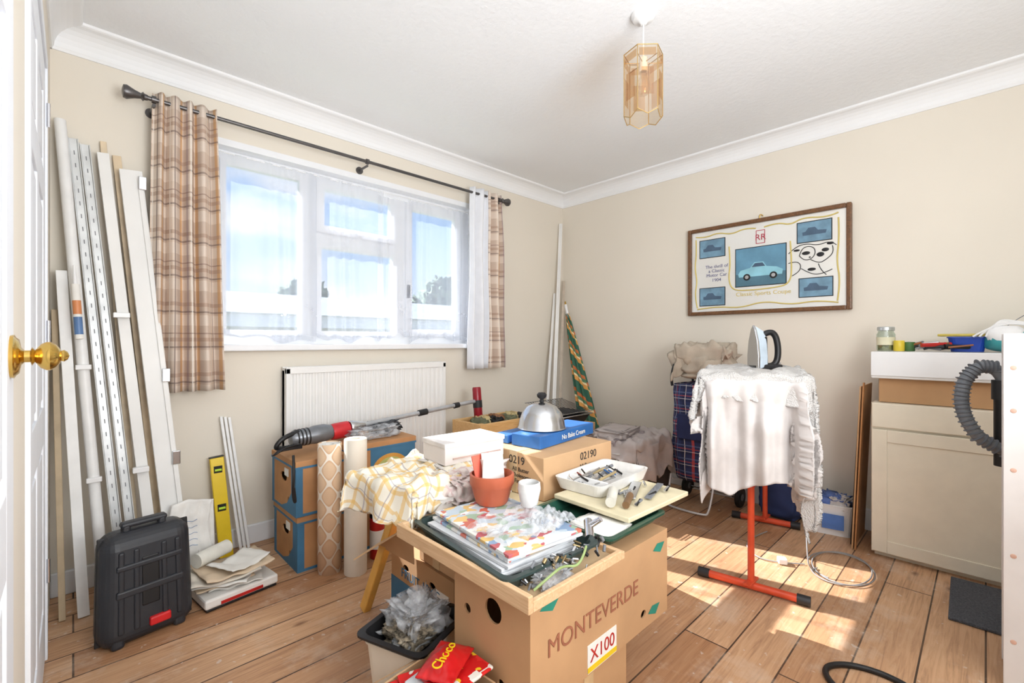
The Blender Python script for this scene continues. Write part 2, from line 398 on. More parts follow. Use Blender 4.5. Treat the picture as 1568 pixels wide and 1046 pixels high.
# radiator
g=G('radiator',(1.35,2.66,.27))
RX0,RX1,RZ0,RZ1=.83,1.88,.27,.93
RAD=M((240,240,238),.4,var=.01)
box('back_panel',RX0,RX1,2.655,2.69,RZ0+.02,RZ1-.02,RAD,g)
n=30; vs=[];fs=[]
prof=[]
w=(RX1-RX0-.04)/n
for i in range(n):
    xx=RX0+.02+i*w
    prof+=[(xx,2.630),(xx+w*.2,2.637),(xx+w*.45,2.637),(xx+w*.65,2.630)]
prof.append((RX1-.02,2.630))
for z in (RZ0+.03,RZ1-.035):
    for p in prof: vs.append((p[0],p[1],z))
m=len(prof)
for i in range(m-1): fs.append((i,i+1,m+i+1,m+i))
mesh('front_panel',vs,fs,RAD,g)
multi('casing',[(RX0,RX1,2.622,2.645,RZ0,RZ0+.032),(RX0,RX1,2.622,2.645,RZ1-.037,RZ1-.008),(RX0,RX0+.022,2.622,2.69,RZ0,RZ1-.005),(RX1-.022,RX1,2.622,2.69,RZ0,RZ1-.005),(RX0,RX1,2.622,2.63,RZ1-.01,RZ1),(RX0,RX1,2.682,2.69,RZ1-.01,RZ1)]+[(RX0+i*.021,RX0+i*.021+.008,2.63,2.682,RZ1-.009,RZ1-.002) for i in range(1,50)],RAD,g,.002)
cyl('pipe_1',(RX0-.03,2.66,0),(RX0-.03,2.66,.32),.008,RAD,g); cyl('pipe_2',(RX1+.03,2.66,0),(RX1+.03,2.66,.32),.008,RAD,g)
cyl('valve_1',(RX0-.03,2.66,.30),(RX0-.03,2.66,.37),.016,RAD,g); cyl('valve_2',(RX1+.03,2.66,.30),(RX1+.03,2.66,.37),.016,RAD,g)
cyl('tail_1',(RX0-.03,2.66,.31),(RX0+.01,2.66,.31),.01,CHROME,g); cyl('tail_2',(RX1+.03,2.66,.31),(RX1-.01,2.66,.31),.01,CHROME,g)

# ---------------------------------------------------------------- doors on the left wall
DOORW=M((238,241,246),.55,var=.01)
def panel_door(g,x_face,y0,y1,th=.03):
    """slab with raised stiles/rails and fielded panels, faces +x"""
    box('slab',x_face-th,x_face-.006,y0,y1,.01,1.98,DOORW,g)
    ym=(y0+y1)/2; bars=[(x_face-.008,x_face,y0,y0+.10,.01,1.98),(x_face-.008,x_face,y1-.10,y1,.01,1.98)]
    for z0,z1 in ((.01,.20),(.74,.86),(1.52,1.62),(1.87,1.98)): bars.append((x_face-.008,x_face-.0002,y0+.10,y1-.10,z0,z1))
    for z0,z1 in ((.20,.74),(.86,1.52),(1.62,1.87)): bars.append((x_face-.008,x_face-.0004,ym-.045,ym+.045,z0,z1))
    multi('stiles_and_rails',bars,DOORW,g,.002)
    pan=[]
    for a,b in ((y0+.125,ym-.07),(ym+.07,y1-.125)):
        for z0,z1 in ((.225,.715),(.885,1.495),(1.645,1.845)): pan.append((x_face-.008,x_face-.002,a,b,z0,z1))
    multi('fielded_panels',pan,DOORW,g,.004)
g=G('door_1',(XL,1.78,0))
multi('architrave',[(XL-.05,XL+.008,1.341,1.385,0,2.029),(XL-.05,XL+.008,2.185,2.219,0,2.029),(XL-.05,XL+.0078,1.385,2.185,1.985,2.029)],DOORW,g,.002)
panel_door(g,XL+.002,1.387,2.183)
for i,z in enumerate((.30,1.10,1.83)):
    cyl('hinge_%d'%i,(XL+.010,2.186,z-.04),(XL+.010,2.186,z+.04),.005,CHROME,g)
g=G('door_2',(XL,.6,0))
ex0,ex1=-.105,-.066
panel_door(g,ex1,.22,1.035,.038)
lathe('knob_set',[(.031,0),(.032,.004),(.028,.006),(.025,.009),(.013,.011),(.009,.014),(.009,.02),(.014,.022),(.009,.025),(.018,.031),(.0215,.037),(.022,.041),(.018,.047),(.012,.051),(.008,.053),(.009,.056),(.006,.060),(0,.062)],(ex1,.985,1.048),BRASS,g,(1,0,0),32)
box('latch_plate',ex0+.008,ex1-.010,1.0345,1.0368,.98,1.12,BRASS,g)

# ---------------------------------------------------------------- pendant lamp
g=G('pendant_light',(1.669,.965,2.4))
LX,LY=1.669,.965
lathe('ceiling_rose',[(.048,0),(.048,-.010),(.040,-.024),(.018,-.032),(.010,-.045),(0,-.045)],(LX,LY,2.40),WHITE,g)
cyl('flex',(LX,LY,2.36),(LX,LY,2.20),.003,WHITE,g)
cyl('lampholder',(LX,LY,2.22),(LX,LY,2.165),.017,WHITE,g)
AMB=glass_mat('champagne_glass',(252,240,222),.12,.2)
AMB2=glass_mat('champagne_glass_band',(236,206,166),.12,.2)
HR=.078
def hexp(r,z): return [(LX+r*math.cos(math.radians(60*i+14)),LY+r*math.sin(math.radians(60*i+14)),z) for i in range(6)]
top,bot=hexp(HR,2.235),hexp(HR,1.985)
BR2=M((186,154,98),.45,.6)
for i in range(6):
    j=(i+1)%6; a,b=Vector(top[i]),Vector(top[j]); c,d=Vector(bot[i]),Vector(bot[j])
    dz=Vector((0,0,-.02)); m1,m2=(c+d)/2+dz,(a+b)/2
    mesh('pane_%d'%i,[a,b,d,m1,c],[(0,1,2,3,4)],AMB,g)
    def lp(s,tt):
        p=a.lerp(b,s); q=c.lerp(d,s); return p.lerp(q,tt)
    def outp(p,k=1.02): return Vector((LX+(p.x-LX)*k,LY+(p.y-LY)*k,p.z))
    mesh('motif_%d'%i,[outp(lp(.2,.35)),outp(lp(.8,.35)),outp(lp(.8,.78)),outp(lp(.2,.78))],[(0,1,2,3)],AMB2,g)
    mesh('band_%d'%i,[outp(lp(.08,.05)),outp(lp(.92,.05)),outp(lp(.92,.17)),outp(lp(.08,.17))],[(0,1,2,3)],AMB2,g)
    cyl('rib_%d'%i,top[i],bot[i],.0018,BR2,g,8); cyl('topbar_%d'%i,top[i],top[j],.0018,BR2,g,8)
    cyl('lowbar_a%d'%i,bot[i],m1,.0018,BR2,g,8); cyl('lowbar_b%d'%i,m1,bot[j],.0018,BR2,g,8)
    cyl('spoke_%d'%i,(LX,LY,2.20),lp(0,.14),.0015,BR2,g,8)
lathe('bulb',[(0,-.10),(.018,-.092),(.028,-.07),(.026,-.045),(.014,-.02),(.013,0)],(LX,LY,2.165),glass_mat('bulb_glass',(255,250,240),.3),g)

# ---------------------------------------------------------------- framed mirror picture on right wall
g=G('framed_mirror_print',(3.24,1.02,1.56))
FW=wood((84,56,36),(134,92,56),(20,20,20),.3,'frame_wood')
PY0,PY1,PZ0,PZ1=.535,1.505,1.255,1.875
x=3.22
multi('frame',[(x,3.258,PY0,PY0+.026,PZ0,PZ1),(x,3.258,PY1-.026,PY1,PZ0,PZ1),(x,3.258,PY0+.026,PY1-.026,PZ0,PZ0+.026),(x,3.258,PY0+.026,PY1-.026,PZ1-.026,PZ1)],FW,g,.006)
MIR=NT('silvered_print'); MIR.bsdf(rgb((242,242,238)),.2,.35); 
box('mirror',3.240,3.250,PY0+.02,PY1-.02,PZ0+.02,PZ1-.02,MIR.m,g)
GOLD=M((216,196,116),.5,var=.02); NAVY=M((70,92,116),.5,var=.1,vs=12); SKYB=M((104,154,182),.5,var=.10,vs=9)
def flat(n,ya,yb,za,zb,mat,dx=.0015): box(n,3.2395-dx,3.2398,min(ya,yb),max(ya,yb),za,zb,mat,g)
for i,(a,b,c,d) in enumerate(((1.25,1.42,1.665,1.785),(.635,.81,1.68,1.80),(1.25,1.42,1.325,1.445),(.63,.80,1.345,1.455))):
    flat('vignette_border%d'%i,a-.005,b+.005,c-.005,d+.005,BLACK,.001); flat('vignette_%d'%i,a,b,c,d,M((118,156,180),.5,var=.16,vs=14),.002)
    ym=(a+b)/2; zm=(c+d)/2
    mesh('vcar_%d'%i,[(3.237,ym+dy,zm+dz) for dy,dz in ((.06,-.02),(-.06,-.02),(-.065,0),(-.02,.005),(-.005,.025),(.03,.025),(.045,.003),(.062,0))],[tuple(range(8))],M((76,100,124),.5),g)
flat('centre_border',.870,1.180,1.435,1.695,BLACK,.001); flat('centre_sky',.875,1.175,1.44,1.69,SKYB,.002); flat('centre_ground',.875,1.175,1.44,1.52,M((84,124,142),.5,var=.08),.0022)
mesh('car_body',[(3.2365,1.025+dy,1.53+dz) for dy,dz in ((.13,-.03),(-.13,-.03),(-.135,.0),(-.10,.02),(-.04,.03),(-.02,.062),(.035,.062),(.06,.028),(.12,.015),(.135,-.01))],[tuple(range(10))],M((150,208,224),.3),g)
mesh('car_window',[(3.236,1.025+dy,1.53+dz) for dy,dz in ((-.032,.032),(-.016,.056),(.03,.056),(.05,.032))],[(0,1,2,3)],NAVY,g)
for i,dy in enumerate((.08,-.08)):
    lathe('car_wheel%d'%i,[(.022,0),(.022,.002),(0,.002)],(3.2365,1.025+dy,1.498),BLACK,g,(-1,0,0),20); lathe('car_hub%d'%i,[(.012,0),(.012,.001),(0,.001)],(3.2345,1.025+dy,1.498),STEEL,g,(-1,0,0),16)
RDI=M((186,60,80),.5)
multi('badge',[(3.2385,3.2397,.995,1.05,1.712,1.716),(3.2385,3.2397,.995,1.05,1.796,1.80),(3.2385,3.2397,.995,.999,1.716,1.796),(3.2385,3.2397,1.046,1.05,1.716,1.796)],RDI,g); txt('badge_letters','RR',(3.237,1.022,1.735),FACE_X,.055,RDI,g,.0005); 
for i,(s,z) in enumerate((('The thrill of',1.585),('a Classic',1.555),('Motor Car',1.525),('1904',1.49))):
    txt('caption_%d'%i,s,(3.238,1.305,z),FACE_X,.032,M((110,110,150),.5),g)
txt('script_line','Classic Sports Coupe',(3.238,1.01,1.375),FACE_X,.038,GOLD,g)
def rib(n,pts,r=.0042,mat=GOLD): tube(n,[(3.238,p[0],p[1]) for p in pts],r,mat,g)
rib('ribbon_1',[(1.45,1.82),(1.38,1.805),(1.30,1.83),(1.2,1.80),(1.12,1.83),(1.05,1.815)]); rib('ribbon_2',[(1.0,1.815),(.92,1.83),(.85,1.80),(.78,1.835),(.65,1.81),(.60,1.83)])
rib('ribbon_3',[(1.45,1.80),(1.445,1.7),(1.46,1.6),(1.44,1.5),(1.46,1.4),(1.44,1.31)]); rib('ribbon_4',[(.60,1.80),(.595,1.68),(.61,1.55),(.59,1.42),(.605,1.31)])
rib('ribbon_5',[(1.44,1.30),(1.3,1.315),(1.15,1.295),(1.0,1.335),(.85,1.30),(.7,1.32),(.6,1.30)]); rib('ribbon_6',[(1.22,1.72),(1.21,1.6),(1.225,1.5),(1.2,1.42),(1.1,1.41),(.95,1.415),(.85,1.43),(.84,1.55),(.85,1.7)])
BK=M((25,25,28),.5)
for i,pts in enumerate([[(.86,1.62),(.82,1.66),(.76,1.67),(.70,1.65),(.64,1.67),(.61,1.64)],[(.80,1.60),(.79,1.64),(.755,1.655),(.72,1.64),(.715,1.60),(.74,1.57),(.78,1.57),(.80,1.60)],[(.74,1.57),(.70,1.54),(.66,1.56),(.62,1.60),(.63,1.64)],[(.86,1.56),(.82,1.57),(.79,1.545),(.80,1.50),(.84,1.48)],[(.79,1.52),(.74,1.48),(.68,1.475),(.63,1.50)],[(.70,1.54),(.69,1.50),(.66,1.47)]]): rib('line_%d'%i,pts,.0022,BK)
for i,(yy,zz,r,ax_) in enumerate(((.765,1.612,.016,1.4),(.69,1.595,.020,1.0),(.665,1.62,.016,1.2),(.735,1.51,.014,1.6),(.815,1.635,.010,1.8),(.64,1.655,.012,1.5),(.745,1.585,.006,1))):
    lathe('blot_%d'%i,[(r,0),(r*.9,.001),(0,.001)],(3.2385,yy,zz),BK,g,(-1,0,0),14,sx=ax_,sy=.7)
tube('hook',[(3.25,1.03,1.87),(3.245,1.03,1.90),(3.25,1.02,1.905),(3.25,1.01,1.89)],.003,BRASS,g)

# ---------------------------------------------------------------- leaning lengths, left corner
WPIPE=M((238,238,237),.4,var=.03); WTIM=M((240,239,236),.55,var=.04,vs=3,bump=.1,bs=40)
g=G('plastic_pipe',(.1,2.5,0)); cyl('pipe',(.095,2.49,0.0),(-.040,2.665,1.99),.019,WPIPE,g,24)
for i,t in enumerate((.25,.48)):
    p=Vector((.095,2.49,0)).lerp(Vector((-.04,2.665,1.99)),t); box('clip_%d'%i,p.x-.024,p.x+.024,p.y-.03,p.y-.012,p.z,p.z+.02,WHITE,g,.003)
g=G('plastic_conduit_strip',(.03,2.44,0)); beam('strip',(.03,2.43,0.002),(-.035,2.63,1.36),.035,.02,WPIPE,g); beam('strip_b',(-.03,2.45,.002),(-.055,2.64,1.2),.020,.014,M((190,170,140),.6),g)
SH=M((224,226,226),.35,.2)
for i,(a,b) in enumerate((((.155,2.50,.002),(-.002,2.685,1.93)),((.200,2.50,.002),(.035,2.685,1.915)))):
    g=G('shelving_upright',a); beam('channel',a,b,.026,.012,SH,g)
    A,B=Vector(a),Vector(b)
    for k in range(34):
        t=.04+k*.028; p=A.lerp(B,t); q=A.lerp(B,t+.009); off=Vector((0,-.0066,0))
        beam('slot_%d'%k,p+off,q+off,.003,.001,GREY,g,bev=0); 
    beam('lip_l',A+Vector((-.015,-.006,0)),B+Vector((-.015,-.006,0)),.004,.02,SH,g); beam('lip_r',A+Vector((.015,-.006,0)),B+Vector((.015,-.006,0)),.004,.02,SH,g)
g=G('painted_timber_batten',(.27,2.5,0)); beam('batten',(.262,2.50,.002),(.093,2.675,1.89),.040,.03,WTIM,g)
for i,t in enumerate((.27,.62)):
    p=Vector((.262,2.48,0)).lerp(Vector((.093,2.655,1.89)),t); box('bracket_%d'%i,p.x-.035,p.x+.02,p.y-.03,p.y-.002,p.z,p.z+.022,WHITE,g,.003)
g=G('painted_door_jamb',(.34,2.5,0)); beam('plank',(.345,2.48,.003),(.185,2.66,1.835),.080,.028,WTIM,g); beam('stop',(.375,2.462,.003),(.215,2.642,1.80),.018,.012,WTIM,g)
for i,t in enumerate((.3,.5,.97)):
    p=Vector((.345,2.46,.003)).lerp(Vector((.185,2.64,1.835)),t); box('hinge_%d'%i,p.x+.02,p.x+.05,p.y-.012,p.y,p.z-.03,p.z+.03,STEEL,g,.003)
g=G('pine_lath',(.2,2.55,0)); beam('lath',(.300,2.585,.002),(.14,2.695,1.90),.03,.010,M((222,200,168),.6),g); beam('lath_b',(.21,2.58,.002),(.095,2.695,1.95),.022,.01,M((226,206,176),.6),g)
g=G('silicone_tube',(0,2.6,1.2)); 
a=Vector((.018,2.52,1.08)); b=Vector((.006,2.54,1.30))
cyl('tube',a,b,.013,PAPER,g); cyl('label',a.lerp(b,.45),a.lerp(b,.70),.0135,M((216,140,90),.4),g); cyl('label_b',a.lerp(b,.08),a.lerp(b,.40),.0135,M((90,124,170),.4),g); cyl('nozzle',b,b+(b-a)*.35,.007,WHITE,g,16,.003)
# black tool case
g=G('tool_case',(.17,2.16,0))
CASE=M((44,46,51),.42,var=.08,bump=.12,bs=350,bd=.001)
def casebox(n,x0,x1,y0,y1,z0,z1,mat=CASE,bev=.012,seg=3):
    yaw=math.radians(10); o=box(n,x0,x1,y0,y1,z0,z1,mat,g,bev,yaw,(.18,2.16),seg)
    for v in o.data.vertices: v.co.y+=v.co.z*.12; v.co.x+=(v.co.z/.38)*(.19-v.co.x)*.06
    return o
casebox('shell_front',.048,.334,2.085,2.215,.0,.38,bev=.050,seg=6)
casebox('seam',.046,.336,2.140,2.147,.012,.372,BLACK,.003)
for i,xx in enumerate((.105,.15,.235,.28)): casebox('rib_%d'%i,xx-.009,xx+.009,2.078,2.10,.05,.325,bev=.006)
casebox('panel_recess',.165,.22,2.082,2.10,.12,.29,BLACK,.005)
casebox('crossrib',.09,.295,2.076,2.10,.17,.195,bev=.006); casebox('crossrib_b',.09,.295,2.076,2.10,.26,.28,bev=.006); casebox('latch_red',.185,.25,2.072,2.095,.045,.075,M((215,35,38),.35),.006)
casebox('foot_l',.08,.12,2.09,2.15,0,.05,bev=.012); casebox('foot_r',.262,.302,2.09,2.15,0,.05,bev=.012)
casebox('handle_post_l',.12,.145,2.13,2.17,.36,.40,bev=.008); casebox('handle_post_r',.235,.26,2.13,2.17,.36,.40,bev=.008); casebox('handle',.115,.265,2.13,2.168,.388,.408,bev=.009)
# papers
g=G('paper_carrier_bag',(.38,2.41,0))
PB=M((240,238,233),.8,var=.04,bump=.5,bs=14,bd=.02)
surf('front',lambda u,v:(.30+.15*u+.01*math.sin(v*7),2.40+.05*v+.012*noise.noise(Vector((u*4,v*5,1))),.0+(.37-.03*abs(u-.4))*v),24,30,PB,g,.002)
surf('side_flap',lambda u,v:(.40+.07*u,2.40+.05*v+.04*u-.015*noise.noise(Vector((u*6,v*5,3))),.0+.34*v),16,30,PB,g,.002)
for k in range(5): tube('scribble_%d'%k,[(.32+.011*i,2.400+.05*(.75-.07*k)-.008,.37*(.75-.07*k)+.004*math.sin(i*2+k)) for i in range(8)],.0008,BLUE,g)
g=G('document_stack',(.5,2.3,0))
yw=math.radians(8)
box('tray_base',.36,.63,2.14,2.36,0,.012,BLACK,g,.004,yw); box('tray_white',.355,.635,2.135,2.365,.012,.05,M((238,236,231),.45,var=.03),g,.008,yw); box('red_edge',.41,.57,2.132,2.14,.018,.030,RED,g,0,yw,(.495,2.25))
BR=M((222,200,172),.8,var=.05,bump=.3,bs=20)
for i in range(6):
    a=random.uniform(-.5,.5); s=random.uniform(.15,.22); zz=.052+i*.011
    cx,cy=.48+random.uniform(-.03,.05),2.26+random.uniform(-.03,.03); mt=(PAPER,BR,PAPER,M((222,214,200),.8),BR,PAPER)[i]
    def fn(u,v,a=a,s=s,zz=zz,cx=cx,cy=cy,i=i):
        x=(u-.5)*s*1.2; y=(v-.5)*s; z=zz+.012*noise.noise(Vector((u*4,v*4,i)))+(.06*(u-.5)**2 if i>2 else 0)
        return (cx+x*math.cos(a)-y*math.sin(a),cy+x*math.sin(a)+y*math.cos(a),z+.006)
    surf('sheet_%d'%i,fn,14,14,mt,g,.004)
cyl('paper_roll',(.37,2.29,.150),(.50,2.37,.148),.030,M((228,226,216),.8),g)
# spirit level
g=G('spirit_level',(.53,2.62,0))
a,b=Vector((.545,2.60,.002)),Vector((.515,2.665,.49))
beam('body',a,b,.060,.024,YEL,g,bev=.003); 
for i,t in enumerate((.12,.5,.88)):
    p=a.lerp(b,t); q=Vector((0,-.0125,0))
    beam('window_%d'%i,p+q-Vector((0,0,.02)),p+q+Vector((0,0,.02)),.036,.003,BLACK,g,bev=0); cyl('vial_%d'%i,p+q-Vector((.014,.002,0)),p+q+Vector((.014,-.002,0)),.006,M((190,230,60),.1),g)
beam('end_top',b,b+(b-a)*.015,.062,.026,BLACK,g); beam('end_low',a-(b-a)*.002,a+(b-a)*.012,.062,.026,BLACK,g)
g=G('plastic_trim_strip',(.62,2.62,0)); 
for i in range(3): beam('strip_%d'%i,(.610+.018*i,2.60,.002),(.540+.018*i,2.69,.69-.004*i),.013,.010,WPIPE,g)

# ---------------------------------------------------------------- boxes under window
def holes_box(name,x0,x1,y0,y1,z0,z1,body,g,cut,lid=True,th=.006,yaw=0):
    """hollow carton with real cut-outs"""
    o=multi('carton',[(x0,x1,y0,y1,z0,z1)],body,None)
    tmp=[]
    inner=multi('tmp',[(x0+th,x1-th,y0+th,y1-th,z0+th,z1-th)],CARDIN,None); tmp.append(inner)
    for face,a,z,ra,rz in cut:
        ax=(1,0,0) if face=='x' else (0,1,0)
        loc=(x0-.02,a,z) if face=='x' else (a,y0-.02,z)
        c=lathe('tmp',[(1,0),(1,.05)],loc,CARDIN,None,ax,20,False)
        L=Vector(loc)
        for v in c.data.vertices:
            d=v.co-L
            if face=='x': v.co=L+Vector((d.x,d.y*ra,d.z*rz))
            else: v.co=L+Vector((d.x*ra,d.y,d.z*rz))
        tmp.append(c)
    for t in tmp:
        md=o.modifiers.new('bo','BOOLEAN'); md.operation='DIFFERENCE'; md.solver='EXACT'; md.object=t
    dg=bpy.context.evaluated_depsgraph_get(); dg.update()
    me=bpy.data.meshes.new_from_object(o.evaluated_get(dg)); o.modifiers.clear(); o.data=me
    if not me.materials: me.materials.append(body)
    for t in tmp: bpy.data.objects.remove(t)
    g.add(o); return o
BLUC=M((66,122,160),.6,var=.08,vs=8); BRC=M((194,144,98),.8,var=.08,vs=8)
def banana(x0,x1,y0,y1,z0,z1,logo=False):
    g=G('banana_box',((x0+x1)/2,(y0+y1)/2,z0))
    holes_box('b',x0,x1,y0,y1,z0,z1,BRC,g,[('x',(y0+y1)/2,z0+(z1-z0)*.62,.045,.022),('x',y0+.10,z0+.06,.014,.014),('y',(x0+x1)/2,z0+(z1-z0)*.3,.014,.014)])
    h=z1-z0
    box('band_low',x0-.001,x1+.001,y0-.001,y1+.001,z0+.0,z0+h*.05,BLUC,g); box('corner_l',x0-.0012,x0+.03,y0-.0012,y0+.06,z0,z1-.001,BLUC,g); box('corner_b',x0-.0012,x0+.03,y1-.03,y1+.001,z0,z1-.001,BLUC,g)
    box('lid',x0-.004,x1+.004,y0-.004,y1+.004,z1-h*.13,z1+.002,BRC,g,.002); box('lid_stripe',x0-.0045,x1+.0045,y0-.0045,y1+.0045,z1-h*.13,z1-h*.09,BLUC,g); box('label',x0-.003,x0,y0+.10,y0+.15,z0+h*.66,z0+h*.8,PAPER,g)
    mesh('printed_wave',[(x0-.001,y0+.06,z0+h*.05),(x0-.001,y0+.20,z0+h*.05),(x0-.001,y0+.12,z0+h*.16),(x0-.001,y0+.06,z0+h*.40)],[(0,1,2,3)],BLUC,g)
    if logo:
        box('front_print',x0+.12,x1-.002,y0-.0018,y0,z0+.01,z1-h*.13,BLUC,g)
        lathe('logo_sun',[(.085,0),(.085,.001),(0,.001)],((x0+x1)/2+.04,y0-.002,z0+h*.42),M((226,168,80),.6),g,(0,-1,0),32,sx=1.25)
        lathe('logo_inner',[(.066,0),(.066,.001),(0,.001)],((x0+x1)/2+.04,y0-.003,z0+h*.42),M((196,205,130),.6),g,(0,-1,0),32,sx=1.25)
        txt('brandword','Turbana',((x0+x1)/2+.03,y0-.0045,z0+h*.38),FACE_Y,.062,M((190,60,30),.6),g); txt('word2','BANANAS',((x0+x1)/2+.02,y0-.003,z0+h*.12),FACE_Y,.035,M((230,200,90),.6),g)
banana(.745,.975,2.20,2.53,0,.255); banana(.735,.975,2.19,2.53,.26,.515); banana(.985,1.36,2.21,2.54,0,.275,True); banana(.985,1.37,2.20,2.53,.28,.545,True)
# wallpaper rolls
t=NT('ogee_wallpaper'); tc=t.n('ShaderNodeTexCoord'); sp=t.n('ShaderNodeSeparateXYZ'); t.l(tc.outputs['UV'],sp.inputs[0])
a=t.math('MULTIPLY',sp.outputs[0],6.283/.09); b=t.math('MULTIPLY',sp.outputs[1],6.283/.12)
s=t.math('ABSOLUTE',t.math('SUBTRACT',t.math('COSINE',a),t.math('COSINE',b)))
c=t.ramp(s,[(.0,rgb((246,236,222))),(.22,rgb((246,236,222))),(.30,rgb((216,176,140))),(.9,rgb((230,198,164)))])
t.bsdf(c,.7); OG=t.m
g=G('wallpaper_roll',(.865,2.13,0)); cx,cy,r=.865,2.13,.052
surf('roll',lambda u,v:(cx+r*math.cos(u*6.2832),cy+r*math.sin(u*6.2832),.595*v),40,2,OG,g,.002,True,lambda u,v:(u*.33,v*.595)); lathe('core',[(.050,.01),(.050,.59),(.02,.59),(.02,.3),(0,.3)],(cx,cy,0),PAPER,g)
g=G('lining_paper_roll',(.945,2.03,0)); lathe('roll',[(.050,0),(.051,.003),(.051,.617),(.049,.62),(.022,.62),(.022,.5),(0,.5)],(.945,2.03,0),M((230,222,208),.7,var=.02),g)
g=G('spray_can',(1.09,2.10,0)); lathe('can',[(.034,0),(.036,.004),(.036,.27),(.034,.28),(.022,.30),(.014,.302),(.014,.33),(0,.332)],(1.09,2.10,0),RED,g); lathe('label',[(.0364,.05),(.0364,.14)],(1.09,2.10,0),PAPER,g); lathe('cap',[(.018,.31),(.018,.35),(.014,.355),(0,.355)],(1.09,2.10,0),M((180,30,30),.3),g); lathe('band',[(.0366,.20),(.0366,.225)],(1.09,2.10,0),BLACK,g)
# stick vacuum across boxes
g=G('stick_vacuum',(.85,2.40,.6))
z=.585
GM=M((130,133,138),.35,.5)
lathe('motor',[(0,0),(.030,.005),(.040,.02),(.042,.10),(.046,.12),(.046,.17),(.036,.21),(.03,.23)],(.76,2.36,z+.005),GM,g,(1,.05,.05),28)
for k in range(4): lathe('vent_%d'%k,[(.0435,.03+.018*k),(.0435,.037+.018*k)],(.76,2.36,z+.005),BLACK,g,(1,.05,.05),28)
lathe('dust_cup',[(.040,.0),(.043,.02),(.043,.09),(.03,.10)],(.97,2.37,z+.012),M((200,40,48),.25),g,(1,.05,.05),28)
lathe('front_ring',[(.036,0),(.04,.01),(.03,.05),(.018,.09)],(1.07,2.375,z+.02),STEEL,g,(1,.07,.06),28)
tube('grip',[(.80,2.35,z+.04),(.73,2.33,z+.03),(.69,2.33,z-.01),(.70,2.34,z-.03),(.78,2.35,z-.03)],.011,BLACK,g)
cyl('wand',(1.14,2.38,z+.025),(1.98,2.43,z+.075),.013,M((190,193,197),.4,.5),g); cyl('wand_joint',(1.52,2.402,z+.047),(1.58,2.406,z+.051),.019,DARK,g); cyl('wand_joint2',(1.80,2.42,z+.063),(1.84,2.422,z+.066),.018,DARK,g)
lathe('floor_head',[(.026,-.10),(.030,-.09),(.030,.10),(.026,.11)],(2.01,2.432,z+.06),M((150,24,40),.3),g,(0,.1,1),24); lathe('head_band',[(.032,-.03),(.032,.02)],(2.01,2.432,z+.06),DARK,g,(0,.1,1),24)
for k in range(5): tube('cable_%d'%k,[(.74+.012*k,2.30,z-.01),(.68,2.26+.01*k,z-.03),(.66+.01*k,2.30,z-.05+.006*k),(.72,2.36,z-.04),(.80,2.30,z-.03+.004*k)],.004,BLACK,g)
tube('cord_hang',[(.73,2.21,z-.04),(.72,2.17,z-.10),(.715,2.175,z-.22),(.73,2.17,z-.26),(.72,2.175,z-.18)],.006,BLACK,g)
g=G('plastic_bag',(1.2,2.35,.55)); crumple('bag',(1.18,2.31,.549),.26,.12,.055,FILM,g,3,.5,9); crumple('bag_dark',(1.29,2.40,.549),.16,.10,.06,M((60,62,66),.3),g,5,.5,9)
# pine crate holding odds and ends
g=G('wooden_crate',(2.1,2.35,0))
multi('crate',[(1.86,2.42,2.22,2.24,z0,z0+.10) for z0 in (.02,.16,.30,.44)]+[(1.86,2.42,2.5,2.52,z0,z0+.10) for z0 in (.02,.16,.30,.44)]+[(1.86,1.88,2.24,2.50,z0,z0+.10) for z0 in (.02,.16,.30,.44)]+[(2.40,2.42,2.24,2.50,z0,z0+.10) for z0 in (.02,.16,.30,.44)]+[(1.88,1.91,2.24,2.27,0,.54),(2.37,2.40,2.24,2.27,0,.54),(1.88,1.91,2.47,2.50,0,.54),(2.37,2.40,2.47,2.5,0,.54),(1.88,2.40,2.24,2.50,.02,.04)],PINE,g,.003)
for i in range(7):
    cx=1.95+i*.065; crumple('contents_%d'%i,(cx,2.33+.05*(i%2),.40),.09,.12,.155,(M((110,112,84),.6),M((200,180,130),.6),BLACK,M((150,104,70),.6))[i%4],g,i,.3,5)
# roasting rack
g=G('storage_box',(2.36,2.0,0)); box('body',2.16,2.56,1.86,2.14,0,.50,CARD2,g,.004); box('lid',2.15,2.57,1.85,2.15,.47,.52,CARD,g,.003)
g=G('roasting_tin',(2.36,1.98,.52))
box('tin',2.17,2.55,1.87,2.13,.522,.58,BLACK,g,.01,tap=.03)
tube('rim',[(2.165,1.865,.582),(2.555,1.865,.582),(2.555,2.135,.582),(2.165,2.135,.582)],.004,STEEL,g,False,True)
for i in range(15): cyl('bar_%d'%i,(2.19+i*.025,1.87,.60+.0),(2.19+i*.025,2.13,.66),.002,DARK,g,8)
cyl('rack_rail_f',(2.17,1.87,.60),(2.56,1.87,.60),.003,STEEL,g,8); cyl('rack_rail_b',(2.17,2.13,.66),(2.56,2.13,.66),.003,STEEL,g,8)
box('pan',2.28,2.52,1.90,2.10,.585,.60,DARK,g,.005)

